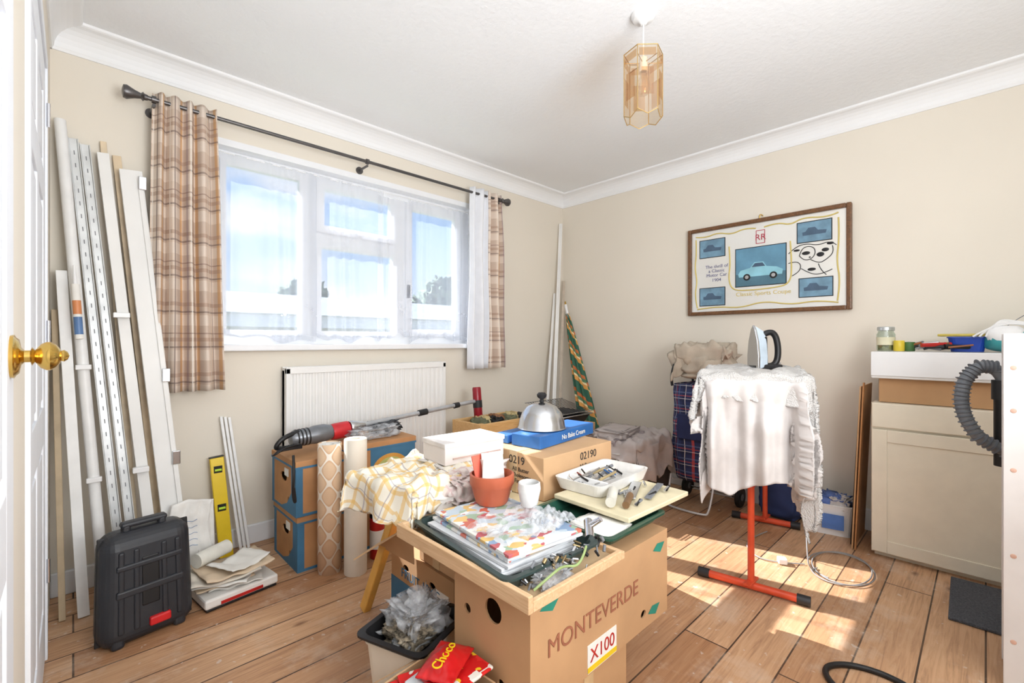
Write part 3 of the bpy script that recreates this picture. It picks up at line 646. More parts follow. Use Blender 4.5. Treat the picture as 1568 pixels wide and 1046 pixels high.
# ---------------------------------------------------------------- corner poles & parasol
for i,(nm,a,b,w,m) in enumerate((('white_batten',(2.86,2.50,.002),(3.20,2.685,2.14),.03,WTIM),('wooden_pole',(2.92,2.48,.002),(3.215,2.66,1.62),.022,M((206,192,174),.6)),('white_batten',(2.80,2.54,.002),(3.12,2.69,1.5),.022,WTIM))):
    g=G(nm,a); beam('pole',a,b,w,.018,m,g,(1,-1,0))
    beam('groove',Vector(a)+Vector((-.006,-.011,0)),Vector(b)+Vector((-.006,-.011,0)),.004,.004,m,g,(1,-1,0))
t=NT('parasol_stripes'); tc=t.n('ShaderNodeTexCoord'); sp=t.n('ShaderNodeSeparateXYZ'); t.l(tc.outputs['UV'],sp.inputs[0])
a=t.math('ADD',t.math('MULTIPLY',sp.outputs[1],5.5),t.math('MULTIPLY',sp.outputs[0],2))
a=t.math('FRACT',a)
x=t.n('ShaderNodeValToRGB'); x.color_ramp.interpolation='CONSTANT'; e=x.color_ramp.elements
for i,(p,c) in enumerate(((0,(56,104,84)),(.32,(222,160,84)),(.5,(238,220,176)),(.58,(84,128,96)),(.72,(206,116,66)),(.86,(56,104,84)))):
    if i>1: e.new(p)
    e[i].position=p; e[i].color=rgb(c)
t.l(a,x.inputs[0]); t.bsdf(x.outputs[0],.85); PAR=t.m
g=G('folded_parasol',(3.03,2.15,0)); A=Vector((3.04,2.16,.0)); B=Vector((3.19,2.62,1.40)); uu,vv,ax=basis(B-A); L=(B-A).length
cyl('pole',A,B,.013,WHITE,g)
def pf(u,v):
    t=.10+.84*v; r=.012+.062*(1-v)**.8; r*=1+.28*math.sin(u*6.283*8+v*4); th=u*6.283
    return tuple(A+ax*(L*t)+uu*math.cos(th)*r+vv*math.sin(th)*r)
surf('canopy',pf,96,24,PAR,g,.002); cyl('tip',B,B+ax*.03,.008,BRASS,g)

# ---------------------------------------------------------------- work table (pine trestle)
g=G('trestle_table',(1.4,1.3,0))
TOPW=M((226,210,172),.5,var=.06)
box('top',.82,1.66,.99,1.60,.475,.500,TOPW,g,.003)
LEG=M((236,180,88),.45,var=.08)
for i,(xa,ya,xb,yb) in enumerate(((1.87,.99,1.66,1.05),(1.86,1.60,1.66,1.52),(.86,1.01,.90,1.08),(.84,1.72,.90,1.54))):
    beam('leg_%d'%i,(xa,ya,0.001),(xb,yb,.49),.042,.030,LEG,g,(0,1,0),.004)
beam('rail_a',(1.76,1.03,.25),(1.76,1.55,.25),.03,.03,LEG,g); beam('rail_b',(.90,1.04,.46),(.90,1.62,.46),.03,.03,LEG,g); beam('rail_c',(.9,1.5,.455),(1.62,1.5,.455),.035,.035,LEG,g,(0,1,0))
g=G('cardboard_offcut',(.8,1.55,0)); 
mesh('sheet',[(.86,1.66,.27),(.88,1.42,.27),(.80,1.30,.47),(.70,1.52,.31)],[(0,1,2,3)],CARD2,g); g.e.children[0].modifiers.new('s','SOLIDIFY').thickness=.005
# cartons under table
g=G('cardboard_carton',(1.1,1.45,0)); holes_box('b',.93,1.32,1.25,1.67,0,.25,CARD,g,[('x',1.38,.19,.02,.012),('x',1.56,.19,.02,.012)])
box('print_band',.9285,.93,1.25,1.67,.02,.13,BLUC,g); txt('print','FRUIT 18KG',(.928,1.46,.15),FACE_X,.05,BLUC,g); box('sheet_label',.9282,.93,1.28,1.36,.10,.19,PAPER,g)
g=G('cardboard_carton',(1.1,1.37,.25)); box('carton',.94,1.30,1.22,1.48,.252,.43,CARD2,g,.003); box('tape',.9385,1.302,1.35,1.39,.253,.4315,M((214,184,140),.3),g)
# waste bin
g=G('waste_bin',(.71,1.13,0))
BW=M((226,216,198),.45,var=.02)
yb=math.radians(20)
openbox('bin_body',.70,1.125,.205,.19,0,.255,.004,.02,BW,g,yb,.004)
g=G('black_tray',(.70,1.125,.25)); openbox('tray',.70,1.125,.218,.205,.222,.275,.004,.02,BLACK,g,yb,.012)
crumple('bag_of_screws',(.70,1.125,.227),.15,.13,.05,M((150,138,118),.5,.4,var=.5,vs=90),g,2,.3,9)
crumple('clear_bag',(.705,1.12,.24),.13,.12,.09,FILM,g,8,.7,8)
surf('bag_neck',lambda u,v:(.70+.03*math.cos(u*6.28)*(1.2-v*.6)+.02*noise.noise(Vector((u*5,v*4,0))),1.12+.03*math.sin(u*6.28)*(1.2-v*.6),.31+.06*v),24,10,FILM,g)
# open box of packets
g=G('open_cardboard_box',(.6,.88,0)); openbox('box',.60,.885,.21,.20,0,.27,.005,.0,CARD2,g,.1,0,.003)
mesh('flap_a',[(.50,.99,.27),(.70,.99,.27),(.69,1.02,.25),(.51,1.02,.25)],[(0,1,2,3)],CARD2,g)
PKT=coloured('packet_print',34,[(200,20,24),(220,40,40),(245,200,40),(190,24,30),(205,20,24),(240,235,225),(190,18,20),(215,30,30)])
for i in range(5):
    a=random.uniform(-.5,.5); cx=.60+.022*(i-2); cy=.885+random.uniform(-.03,.03)
    o=box('packet_%d'%i,cx-.07,cx+.07,cy-.055,cy+.055,.255+.010*i,.263+.010*i,PKT if i!=3 else M((200,205,208),.4),g,.003,a)
surf('packet_red',lambda u,v:(.635+(u-.5)*.13*math.cos(.5)-(v-.5)*.09*math.sin(.5),.885+(u-.5)*.13*math.sin(.5)+(v-.5)*.09*math.cos(.5),.312+.020*math.sin(u*3.14)*math.sin(v*3.14)+.003*noise.noise(Vector((u*9,v*9,0)))),24,18,M((205,28,30),.3),g,.004)
txt('packet_text','Choco',(.632,.872,.334),(0,0,.5),.034,YEL,g,.001)

# ---------------------------------------------------------------- big carton in front
g=G('fruit_carton',(1.05,.85,.22))
holes_box('b',.735,1.365,.705,.985,.215,.475,CARD,g,[('x',.83,.415,.030,.030),('x',.93,.38,.013,.013),('x',.80,.25,.014,.014),('y',1.22,.26,.014,.012)])
txt('brand_print','MONTEVERDE',(.99,.7035,.335),(R90,.0,0),.062,M((160,100,74),.8),g)
GRN=M((40,140,120),.6)
for i,(xx,zz) in enumerate(((1.31,.43),(1.28,.25),(.80,.455))): mesh('leaf_print_%d'%i,[(xx-.035,.7038,zz),(xx-.01,.7038,zz+.016),(xx+.035,.7038,zz+.01),(xx+.01,.7038,zz-.016)],[(0,1,2,3)],GRN,g)
box('label',.945,1.075,.7032,.705,.220,.292,PAPER,g); txt('label_text','X100',(1.01,.7025,.246),FACE_Y,.05,RED,g,.0005); box('label_stripe',.945,1.075,.7027,.704,.222,.236,YEL,g)
g=G('grocery_carton',(.97,.86,0)); holes_box('b',.79,1.15,.72,.98,0,.213,CARD,g,[('x',.86,.15,.012,.012)])
box('tape',.95,.99,.7185,.72,0,.213,M((214,184,140),.3),g)
# wooden frame with tray of magazines
g=G('wooden_frame_tray',(.83,.92,.5))
multi('frame',[(.678,.692,.655,1.19,.502,.540),(1.026,1.04,.655,1.19,.502,.522),(.692,1.026,.655,.668,.502,.526),(.692,1.026,1.176,1.19,.502,.540)],PINE2,g,.002)
box('base',.69,1.03,.665,1.18,.500,.507,M((206,176,138),.6),g)
g=G('plastic_tray',(.87,.93,.508)); openbox('tray',.858,.935,.30,.43,.509,.545,.004,.012,M((52,68,66),.35),g,-.08,.010)
MAGC=coloured('magazine_cover',30,[(206,212,216),(205,110,90),(232,228,220),(140,165,195),(228,190,120),(160,185,160),(236,236,234),(190,205,216),(190,100,106),(220,224,228)])
g=G('magazine_stack',(.87,.94,.51))
for i in range(7):
    a=-.08+random.uniform(-.12,.12); cx,cy=.858+random.uniform(-.012,.012),.935+random.uniform(-.012,.012)
    box('magazine_%d'%i,cx-.122,cx+.122,cy-.175,cy+.175,.516+i*.0085,.5235+i*.0085,MAGC if i in(6,4) else M((216,218,221),.4),g,.001,a)
surf('plastic_wrap',lambda u,v:(.75+.23*u,.79+.17*v,.579+.020*abs(noise.noise(Vector((u*7,v*7,2))))+.006*math.sin(u*11+v*5)),40,30,FILM,g)
surf('plastic_wrap_b',lambda u,v:(.88+.11*u,.76+.10*v,.582+.030*abs(noise.noise(Vector((u*6,v*6,7))))+.014*math.sin(u*3.14)),30,24,FILM,g)
g=G('hardware_clutter',(.9,.7,.51))
for i in range(60):
    x=random.uniform(.72,1.01); y=random.uniform(.675,.735); zz=.512+random.uniform(0,.035); a=random.uniform(0,3.14); L=random.uniform(.015,.045)
    cyl('bit_%d'%i,(x,y,zz),(x+L*math.cos(a)*.6,y+L*math.sin(a)*.3,zz+random.uniform(0,.015)),random.uniform(.002,.005),random.choice((STEEL,GREY,BLACK,CHROME,M((150,130,95),.4,.8))),g,10)
crumple('zip_bag',(.80,.695,.51),.09,.045,.03,FILM,g,1,.5,8); tube('wire',[(.72,.68,.53),(.76,.66,.56),(.82,.68,.55),(.86,.66,.54),(.92,.69,.56)],.003,M((150,170,110),.5),g)
cyl('tap_body',(.99,.73,.545),(1.05,.78,.56),.013,CHROME,g); cyl('tap_spout',(1.03,.76,.56),(1.04,.73,.585),.008,CHROME,g)
TER=M((186,96,66),.5,var=.05)
g=G('terracotta_pot',(.925,1.05,.575))
lathe('pot',[(0,.0),(.045,0),(.050,.006),(.064,.055),(.068,.06),(.068,.088),(.062,.09),(.060,.05),(.044,.012),(0,.012)],(.925,1.05,.578),TER,g)
for i,(dx,dy,a,h,mt) in enumerate(((-.01,.005,.3,.11,PAPER),(.012,.0,-.2,.125,M((235,232,228),.6)),(.0,.02,.1,.12,M((228,110,90),.5)),(.025,.012,-.5,.105,PAPER))):
    o=box('envelope_%d'%i,.925+dx-.038,.925+dx+.038,1.05+dy-.001,1.05+dy+.002,.600,.600+h,mt,g,0,a)
    for v in o.data.vertices: v.co.x+=(v.co.z-.600)*(.25-.2*i)*.8; v.co.y+=(v.co.z-.600)*.15
g=G('glass_tumbler',(.965,.93,.58)); lathe('glass',[(0,0),(.022,0),(.026,.01),(.034,.05),(.032,.068),(.029,.070),(.031,.05),(.022,.012),(0,.01)],(.965,.93,.588),M((226,226,224),.3),g)

# green tray + cream board + items on right part
g=G('serving_tray',(1.2,.86,.50)); 
openbox('tray',1.20,.86,.30,.30,.503,.533,.004,.015,M((34,74,60),.3),g,.0,.010)
crumple('sheet',(1.13,.80,.509),.16,.14,.02,PAPER,g,3,.2,5)
g=G('chopping_board',(1.38,.86,.54)); box('board',1.17,1.53,.715,1.01,.539,.554,M((226,214,180),.45,var=.06),g,.003,-.03)
g=G('cutlery_tray',(1.40,.98,.555))
openbox('tray',1.395,.97,.34,.20,.556,.595,.006,.012,M((232,230,226),.35),g,.05); box('divider',1.30,1.31,.89,1.05,.56,.59,WHITE,g,.001)
for i in range(26):
    x=random.uniform(1.26,1.50); y=random.uniform(.91,1.03); zz=.566+random.uniform(0,.024); a=random.choice((.1,.2,-.2,1.4,.5)); L=random.uniform(.05,.11)
    x2,y2=min(x+L*math.cos(a),1.54),min(y+L*math.sin(a)*.5,1.05)
    cyl('tool_%d'%i,(x,y,zz),(x2,y2,zz+.006),random.uniform(.002,.006),random.choice((STEEL,BLACK,GREY,GREY,STEEL,BLUE,M((140,60,50),.4),M((170,150,110),.5))),g,10)
g=G('pliers_and_trowel',(1.38,.80,.556))
beam('blade_a',(1.30,.80,.562),(1.46,.87,.565),.035,.006,STEEL,g,(0,1,0)); cyl('handle_a',(1.22,.765,.568),(1.31,.805,.568),.011,M((120,90,60),.5),g); beam('blade_b',(1.34,.76,.562),(1.50,.80,.566),.022,.005,GREY,g,(0,1,0)); cyl('rolled_rag',(1.19,.80,.575),(1.28,.85,.578),.016,M((210,206,194),.9),g)
for i in range(12):
    x=random.uniform(1.25,1.48); y=random.uniform(.75,.86); a=random.uniform(-.5,.9); cyl('piece_%d'%i,(x,y,.562),(x+.04*math.cos(a),y+.03*math.sin(a),.567),.004,random.choice((STEEL,BLACK,GREY)),g,8)
# shortbread carton
g=G('shortbread_carton',(1.42,1.28,.5))
bx0,bx1,by0,by1=1.20,1.62,1.085,1.41
box('carton',bx0,bx1,by0,by1,.502,.655,CARD2,g,.002); box('tape',bx0-.001,bx1+.001,1.22,1.26,.503,.6565,M((220,192,150),.3),g)
txt('code_a','02190',(1.46,by0-.0015,.612),FACE_Y,.042,INK,g); 
for i,s in enumerate(('All Butter','Shortbread Fingers')): txt('desc_a%d'%i,s,(1.45,by0-.0015,.580-.024*i),FACE_Y,.024,INK,g)
txt('code_b','0219',(bx0-.0015,1.22,.612),FACE_X,.042,INK,g)
for i,s in enumerate(('All Butter','Wholesome','Fingers')): txt('desc_b%d'%i,s,(bx0-.0015,1.20,.585-.022*i),FACE_X,.022,INK,g)
g=G('blue_biscuit_box',(1.47,1.29,.657)); box('box',1.27,1.68,1.20,1.34,.657,.705,BLUE,g,.003,.12); txt('print','No Bake Cream',(1.52,1.203,.672),(R90,0,.12),.028,PAPER,g)
box('lid_panel',1.26,1.50,1.352,1.43,.657,.690,M((60,118,184),.5),g,.003,.1)
g=G('steel_cloche',(1.43,1.30,.706))
lathe('dome',[(.098,0),(.102,.003),(.098,.010),(.095,.03),(.083,.065),(.060,.092),(.030,.106),(.010,.110)],(1.42,1.295,.707),STEEL,g,seg=48); lathe('knob',[(.008,0),(.010,.006),(.007,.012),(.019,.022),(.021,.032),(.014,.040),(0,.042)],(1.42,1.295,.815),BLACK,g)
# white box and cloth pile
g=G('table_linen_pile',(.88,1.33,.5))
W1=M((226,221,214),.9,var=.05,bump=.3,bs=30); CHK=plaid('checked_teatowel',(236,230,214),[('x',.05,0,.012,(226,184,100),.65),('y',.05,0,.012,(226,184,100),.65),('x',.10,.03,.004,(150,142,158),.6),('y',.10,.03,.004,(150,142,158),.6)],rot=.4)
FLOW=plaid('faded_rose_cloth',(224,212,206),[('x',.03,0,.008,(206,165,162),.5),('y',.04,0,.01,(200,172,170),.45)],rot=.2)
crumple('cloth_base',(.93,1.36,.502),.42,.34,.10,W1,g,3,.22,7); crumple('cloth_rose',(1.0,1.29,.545),.34,.22,.085,FLOW,g,6,.3,8,.3)
drape('cloth_check',(.85,1.36),.25,.15,.14,.625,-.30,.24,-.25,.20,CHK,g,60,60,.014,1,30,.006,.515,.010)
crumple('cloth_mid',(1.04,1.37,.57),.26,.22,.072,W1,g,9,.3,8)
g=G('white_carton',(1.04,1.33,.65)); box('carton',.925,1.185,1.28,1.43,.640,.715,M((234,226,221),.5,var=.02),g,.003,-.06); box('lid_edge',.922,1.188,1.277,1.433,.70,.7165,M((238,231,226),.5),g,.002,-.06); box('print_strip',.95,1.16,1.272,1.277,.66,.664,M((200,170,160),.5),g,0,-.06)
# folded clothes on a box further back
G1=M((184,174,170),.95,var=.06,bump=.3,bs=60); G2=M((158,147,147),.95,var=.08,bump=.3,bs=60); G3=M((212,206,202),.95,var=.05,bump=.3,bs=60)
g=G('storage_box',(2.7,1.65,0)); box('body',2.44,2.96,1.50,1.82,0,.33,M((92,84,80),.6),g,.006); box('lid',2.43,2.97,1.49,1.83,.31,.345,M((104,96,92),.6),g,.004)
g=G('folded_clothes_pile',(2.65,1.62,.35))
for i,(cx,cy,zz,sx,sy,m,a) in enumerate(((2.62,1.64,.347,.46,.30,G3,0),(2.62,1.64,.38,.44,.28,G1,.1),(2.58,1.65,.42,.36,.26,G2,-.1),(2.56,1.67,.455,.30,.22,G1,.2))):
    crumple('fold_%d'%i,(cx,cy,zz),sx,sy,.055,m,g,i+11,.25,9,a,60,.35)
drape('shirt',(2.63,1.62),.05,.22,.16,.455,-.36,.34,-.42,.1,G1,g,60,60,.025,4,28,.006,.12,.014,.1)
g=G('plastic_tub',(2.89,1.66,.345)); lathe('tub',[(.065,0),(.07,.003),(.082,.085),(.084,.09)],(2.885,1.67,.346),WHITE,g); lathe('lid',[(.086,.088),(.088,.092),(.088,.102),(.083,.106),(0,.106)],(2.885,1.67,.346),BLACK,g)

# ---------------------------------------------------------------- ironing stand + towels
g=G('ironing_board',(2.45,.80,0))
yaw=math.atan2(.27,.85); cA,sA=math.cos(yaw),math.sin(yaw)
OC=Vector((2.45,.805,0))
def L2(p,q,z): return (OC.x+p*cA-q*sA,OC.y+p*sA+q*cA,z)
vs=[];n=24; outline=[(-.50,-.18),(-.50,.18),(.25,.18),(.42,.12),(.52,.04),(.52,-.04),(.42,-.12),(.25,-.18)]
for z in (.885,.905):
    for p,q in outline: vs.append(L2(p,q,z))
k=len(outline); mesh('board',vs,[tuple(range(k)),tuple(reversed(range(k,2*k)))]+[(i,k+i,k+(i+1)%k,(i+1)%k) for i in range(k)],ORNG,g,bev=.004)
for i,(p,x,y) in enumerate(((-.36,2.10,.70),(.45,2.93,.90))):
    yh=.20 if i==0 else .16
    A1=Vector((x-.035,y+yh,.022)); A2=Vector((x+.035,y-yh,.022))
    cyl('foot_%d'%i,A1,A2,.016,ORNG,g); d=(A2-A1).normalized()
    cyl('cap_%da'%i,A1-d*.012,A1+d*.035,.020,DARK,g); cyl('cap_%db'%i,A2-d*.035,A2+d*.012,.020,DARK,g)
    cyl('post_%d'%i,(x,y,.03),(x,y,.885),.0135,ORNG,g); cyl('sleeve_%d'%i,(x,y,.45),(x,y,.50),.018,RED,g)
    beam('plate_%d'%i,(x-.05,y,.04),(x+.05,y,.04),.03,.01,ORNG,g,(0,1,0))
cyl('stretcher',(2.10,.70,.60),(2.93,.90,.60),.011,ORNG,g)
def towel():
    t=NT('white_towel'); o=t.obj(); n=t.noise(220,o,3); v=t.noise(5,o,3)
    t.bsdf(t.ramp(v,[(.3,rgb((212,208,204))),(.7,rgb((230,228,226)))]),.95,0,(n,.9,.010)); return t.m
TOW=towel(); SHEET=M((218,212,209),.9,var=.05,bump=.2,bs=50)
g=G('bath_towel',(2.2,.7,.9))
drape('towel',L2(-.14,0,0),yaw,.355,.180,.925,-.47,.25,-.80,.33,TOW,g,100,130,.018,1.0,30,.016,None,.008,.06,.12,.0)
g=G('cotton_sheet',(2.1,.7,.9))
drape('sheet',L2(-.16,.0,0),yaw,.350,.165,.905,-.74,.10,-.30,.44,SHEET,g,120,120,.040,3.0,44,.005,None,.005,.14,-.30,.0)
g=G('steam_iron',(2.33,.72,.93))
IZ=.942; ic=Vector((2.30,.76,IZ)); 
def irn(p,q,z):
    a=math.radians(-45); return (ic.x+p*math.cos(a)-q*math.sin(a),ic.y+p*math.sin(a)+q*math.cos(a),ic.z+z)
sole=[(-.05,.0),(.05,.0),(.052,.06),(.04,.13),(.018,.185),(0,.205),(-.018,.185),(-.04,.13),(-.052,.06)]
vs=[irn(.0,-q,z) for q,z in sole]+[irn(.010,-q,z) for q,z in sole]
m=9; fs=[tuple(range(m)),tuple(reversed(range(m,2*m)))]
for i in range(m): fs.append((i,m+i,m+(i+1)%m,(i+1)%m))
mesh('soleplate',vs,fs,STEEL,g,bev=.002)
vs=[irn(.011,-q*.97,z*.98+.002) for q,z in sole]+[irn(.055,-q*.62,z*.80+.012) for q,z in sole]
mesh('body',vs,fs,M((196,210,222),.3),g,bev=.004)
tube('handle',[irn(.035,0,.15),irn(.07,0,.175),irn(.105,0,.165),irn(.120,0,.10),irn(.115,0,.03),irn(.08,0,.008),irn(.04,0,.02)],.014,BLACK,g)
mesh('collar',[irn(p,q,z) for p,q,z in ((.045,-.028,.01),(.062,-.022,.01),(.062,.022,.01),(.045,.028,.01),(.045,-.02,.15),(.062,-.014,.15),(.062,.014,.15),(.045,.02,.15))],BF,BLACK,g,bev=.004)
a_=[irn(.0,-.04,0),irn(.0,.04,0),irn(.12,.04,0),irn(.12,-.04,0)]
mesh('heel',[(*p[:2],p[2]) for p in a_]+[(p[0],p[1],p[2]+.022) for p in a_],BF,BLACK,g,bev=.006)
tube('cord',[irn(.11,0,.02),irn(.15,.02,.03),(2.52,.72,.955),(2.60,.66,.94),(2.64,.62,.86),(2.60,.62,.5),(2.46,.58,.15),(2.42,.56,.012),(2.52,.55,.006)],.003,M((160,160,160),.5),g)
g=G('extension_cable',(2.6,.48,0))
pts=[]
for i in range(50):
    a=i/50*6.283*2.2; r=.17+.014*math.sin(a*1.7); pts.append((2.60+r*1.05*math.cos(a+2),.47+r*.72*math.sin(a+2),.006+.006*(i/50)))
tube('coil',pts,.003,M((150,147,145),.5),g); tube('tail',[(2.52,.60,.006),(2.42,.72,.006),(2.45,.82,.006),(2.60,.90,.006),(2.8,.85,.006)],.003,M((170,168,165),.5),g)
box('plug',2.44,2.48,.66,.70,.002,.03,WHITE,g,.006,.5)

# ---------------------------------------------------------------- shopping trolley
TART=plaid('navy_tartan',(46,56,98),[('x',.085,0,.022,(34,42,74),.7),('y',.085,0,.022,(34,42,74),.7),('x',.085,.05,.005,(190,80,80),.8),('y',.085,.05,.005,(190,80,80),.8),('x',.085,.068,.003,(225,222,225),.85),('y',.085,.068,.003,(225,222,225),.85),('x',.085,.03,.008,(100,118,160),.6),('y',.085,.03,.008,(100,118,160),.6)],rot=.0)
g=G('shopping_trolley',(2.98,1.3,0))
def bag(u,v):
    th=u*6.283; c,s=math.cos(th),math.sin(th); f=lambda t:math.copysign(abs(t)**.45,t)
    hw=.165*(1+.06*math.sin(v*3.1)); hd=.12*(1+.10*math.sin(v*3.1)); nn=.014*noise.noise(Vector((c*2,s*2,v*5)))
    k=1.0 if v>.03 else .93
    return (2.985+f(c)*(hd+nn)*k,1.285+f(s)*(hw+nn)*k,.17+.62*v)
surf('bag',bag,72,30,TART,g,.004,True,lambda u,v:(u*1.1,v*.62))
mesh('bottom',[bag(i/24,0) for i in range(24)],[tuple(range(24))],M((24,26,44),.8),g); 
surf('flap',lambda u,v:bag(u,.97) if v<.01 else tuple(Vector(bag(u,.97+.03*v)).lerp(Vector((2.985,1.285,.82)),v**1.2)),72,10,TART,g,.004,True,lambda u,v:(u*1.1,v*.2))
box('front_pocket',2.838,2.862,1.16,1.40,.44,.60,M((36,46,88),.85),g,.006)
WT=M((225,226,228),.25,.3)
tube('stand',[(2.84,1.44,.20),(2.78,1.44,.02),(2.76,1.40,.012),(2.76,1.20,.012),(2.78,1.16,.02),(2.84,1.16,.20)],.007,WT,g); tube('frame_l',[(3.12,1.42,.05),(3.12,1.42,.85)],.008,DARK,g,False); tube('frame_r',[(3.12,1.15,.05),(3.12,1.15,.85)],.008,DARK,g,False); cyl('base_a',(2.84,1.43,.17),(3.12,1.42,.12),.006,WT,g); cyl('base_b',(2.84,1.16,.17),(3.12,1.15,.12),.006,WT,g)
for i,y in enumerate((1.10,1.45)): lathe('wheel_%d'%i,[(.02,-.014),(.06,-.014),(.066,-.008),(.066,.008),(.06,.014),(.02,.014)],(3.10,y,.066),BLACK,g,(0,1,0),28); lathe('hub_%d'%i,[(.022,-.016),(.022,.016)],(3.10,y,.066),GREY,g,(0,1,0),16)
cyl('axle',(3.10,1.08,.066),(3.10,1.47,.066),.006,STEEL,g)
tube('handle',[(3.12,1.42,.84),(3.13,1.42,.95),(3.13,1.285,.99),(3.13,1.15,.95),(3.12,1.15,.84)],.010,BLACK,g)
g=G('canvas_jacket',(2.97,1.3,.8)); TAU=M((188,175,158),.9,var=.08,bump=.25,bs=60)
crumple('jacket',(2.97,1.27,.825),.26,.36,.22,TAU,g,4,.35,6,0,60,.6)
drape('jacket_front',(2.96,1.26),0,.10,.14,1.03,-.30,.16,-.22,.24,TAU,g,60,60,.026,2,26,.006,.80,.016,.08)
tube('strap',[(2.85,1.42,.92),(2.83,1.44,.84),(2.84,1.43,.78)],.009,DARK,g)
g=G('navy_holdall',(3.13,.85,0)); crumple('bag',(3.12,.86,.0),.20,.24,.36,M((40,52,92),.85,var=.1,bump=.2,bs=80),g,7,.2,5,0,48,.5); tube('handle',[(3.06,.80,.33),(3.04,.83,.42),(3.04,.90,.42),(3.06,.93,.33)],.009,M((24,30,60),.8),g)
g=G('detergent_tub',(3.09,.60,0)); openbox('tub',3.09,.60,.16,.19,0,.17,.004,.012,WHITE,g,.2,.005)
box('print',3.0,3.005,.55,.65,.04,.12,M((90,130,200),.5),g,0,.2,(3.09,.60)); crumple('cloth',(3.09,.60,.12),.12,.14,.09,M((90,115,175),.7,var=.2),g,3,.5,7); crumple('rag',(3.07,.56,.13),.09,.08,.08,M((210,204,200),.9),g,5,.5,7)
g=G('hardboard_sheet',(3.05,.45,0)); beam('sheet_a',(2.90,.465,.002),(2.90,.43,.86),.03,.005,M((186,130,82),.6),g,(1,0,0),0)
mesh('sheet_b',[(2.89,.475,.002),(3.22,.475,.002),(3.22,.44,.84),(2.89,.44,.84),(2.89,.481,.002),(3.22,.481,.002),(3.22,.446,.84),(2.89,.446,.84)],BF,M((200,155,110),.6),g)
mesh('sheet_c',[(2.95,.49,.002),(3.22,.49,.002),(3.22,.455,.70),(2.95,.455,.70),(2.95,.496,.002),(3.22,.496,.002),(3.22,.461,.70),(2.95,.461,.70)],BF,M((60,50,44),.6),g)

# ---------------------------------------------------------------- cabinet
g=G('kitchen_base_unit',(3.06,0,0)); CY0,CY1=-.42,.40
box('carcass',2.895,3.24,CY0,CY1,.02,.765,CREAM,g,.002); box('plinth',2.92,3.24,CY0+.01,CY1-.01,0,.03,CREAM,g)
box('drawer_front',2.878,2.896,CY0+.004,CY1-.004,.645,.765,CREAM,g,.004)
multi('door_frame',[(2.876,2.896,CY0+.004,CY0+.064,.03,.635),(2.876,2.896,CY1-.064,CY1-.004,.03,.635),(2.8762,2.896,CY0+.064,CY1-.064,.03,.09),(2.8762,2.896,CY0+.064,CY1-.064,.575,.635)],CREAM,g,.002)
box('door_panel',2.882,2.896,CY0+.05,CY1-.05,.06,.60,CREAM,g,.003)
g=G('flat_cardboard_box',(3.05,0,.767)); box('box',2.93,3.23,-.38,.375,.767,.885,CARD,g,.003)
g=G('white_wall_cabinet',(3.06,0,.887)); box('body',2.89,3.24,CY0,CY1+.0,.887,1.02,M((236,235,232),.4,var=.01),g,.004); box('front_edge',2.884,2.892,CY0,CY1,.90,1.018,WHITE,g,.002)
TZ=1.022
g=G('glass_jar',(3.0,.355,TZ)); JG=glass_mat('jar_glass',(225,235,228),.18)
lathe('jar',[(0,0),(.034,0),(.038,.006),(.038,.085),(.032,.095),(.032,.105)],(3.0,.355,TZ),JG,g); lathe('lid',[(.034,.103),(.036,.105),(.036,.12),(.033,.123),(0,.123)],(3.0,.355,TZ),M((200,205,205),.3,.7),g); lathe('contents',[(0,.003),(.033,.003),(.034,.05),(0,.055)],(3.0,.355,TZ),M((170,165,120),.5,var=.3,vs=80),g); lathe('label',[(.0385,.03),(.0385,.07)],(3.0,.355,TZ),M((225,220,190),.6),g)
g=G('small_paint_tin',(2.98,.30,TZ)); lathe('tin',[(.02,0),(.022,.003),(.022,.05),(.02,.053),(0,.053)],(2.965,.30,TZ),M((222,196,60),.4),g); lathe('tin_b',[(.022,0),(.024,.003),(.024,.045),(0,.047)],(2.99,.265,TZ),M((70,110,60),.4),g)
g=G('hand_tools',(3.0,.15,TZ))
for i in range(22):
    x=random.uniform(2.93,3.08); y=random.uniform(.0,.24); a=random.uniform(1.0,2.2); L=random.uniform(.06,.12); m=random.choice((BLACK,STEEL,M((150,90,50),.4),RED,GREY,BLACK,DARK))
    cyl('tool_%d'%i,(x,y,TZ+.012+random.uniform(0,.03)),(x+L*math.cos(a),y+L*math.sin(a),TZ+.012+random.uniform(0,.02)),random.uniform(.004,.011),m,g,10)
g=G('plastic_organiser',(3.02,.08,TZ)); openbox('tub',3.02,.06,.12,.13,TZ,TZ+.07,.004,.01,M((30,70,170),.4),g,0,.004); box('lid',2.96,3.10,.0,.16,TZ+.072,TZ+.084,M((200,180,80),.4),g,.004)
g=G('steam_cleaner',(3.02,-.08,TZ)); crumple('body',(3.0,-.09,TZ),.16,.20,.10,M((60,150,155),.3),g,2,.08,3,0,40,.7); crumple('top',(2.97,-.06,TZ+.03),.10,.12,.09,WHITE,g,3,.08,3,0,40,.7)
for k in range(4): tube('cord_%d'%k,[(2.94,.04-.02*k,TZ+.07),(2.93,-.02,TZ+.12+.01*k),(2.96,-.12,TZ+.13),(2.95,-.2,TZ+.08+.01*k)],.004,WHITE,g)
tube('antenna_wire',[(2.95,-.05,TZ+.10),(2.96,-.14,TZ+.20),(2.98,-.25,TZ+.23)],.0015,GREY,g)
g=G('door_mat',(2.65,-.1,0)); box('mat',2.43,2.86,-.45,.105,.001,.012,M((88,90,96),.95,var=.25,vs=220,bump=.6,bs=300),g,.003,.02)
g=G('upright_vacuum',(2.45,-.2,0)); VG=M((60,62,66),.4)
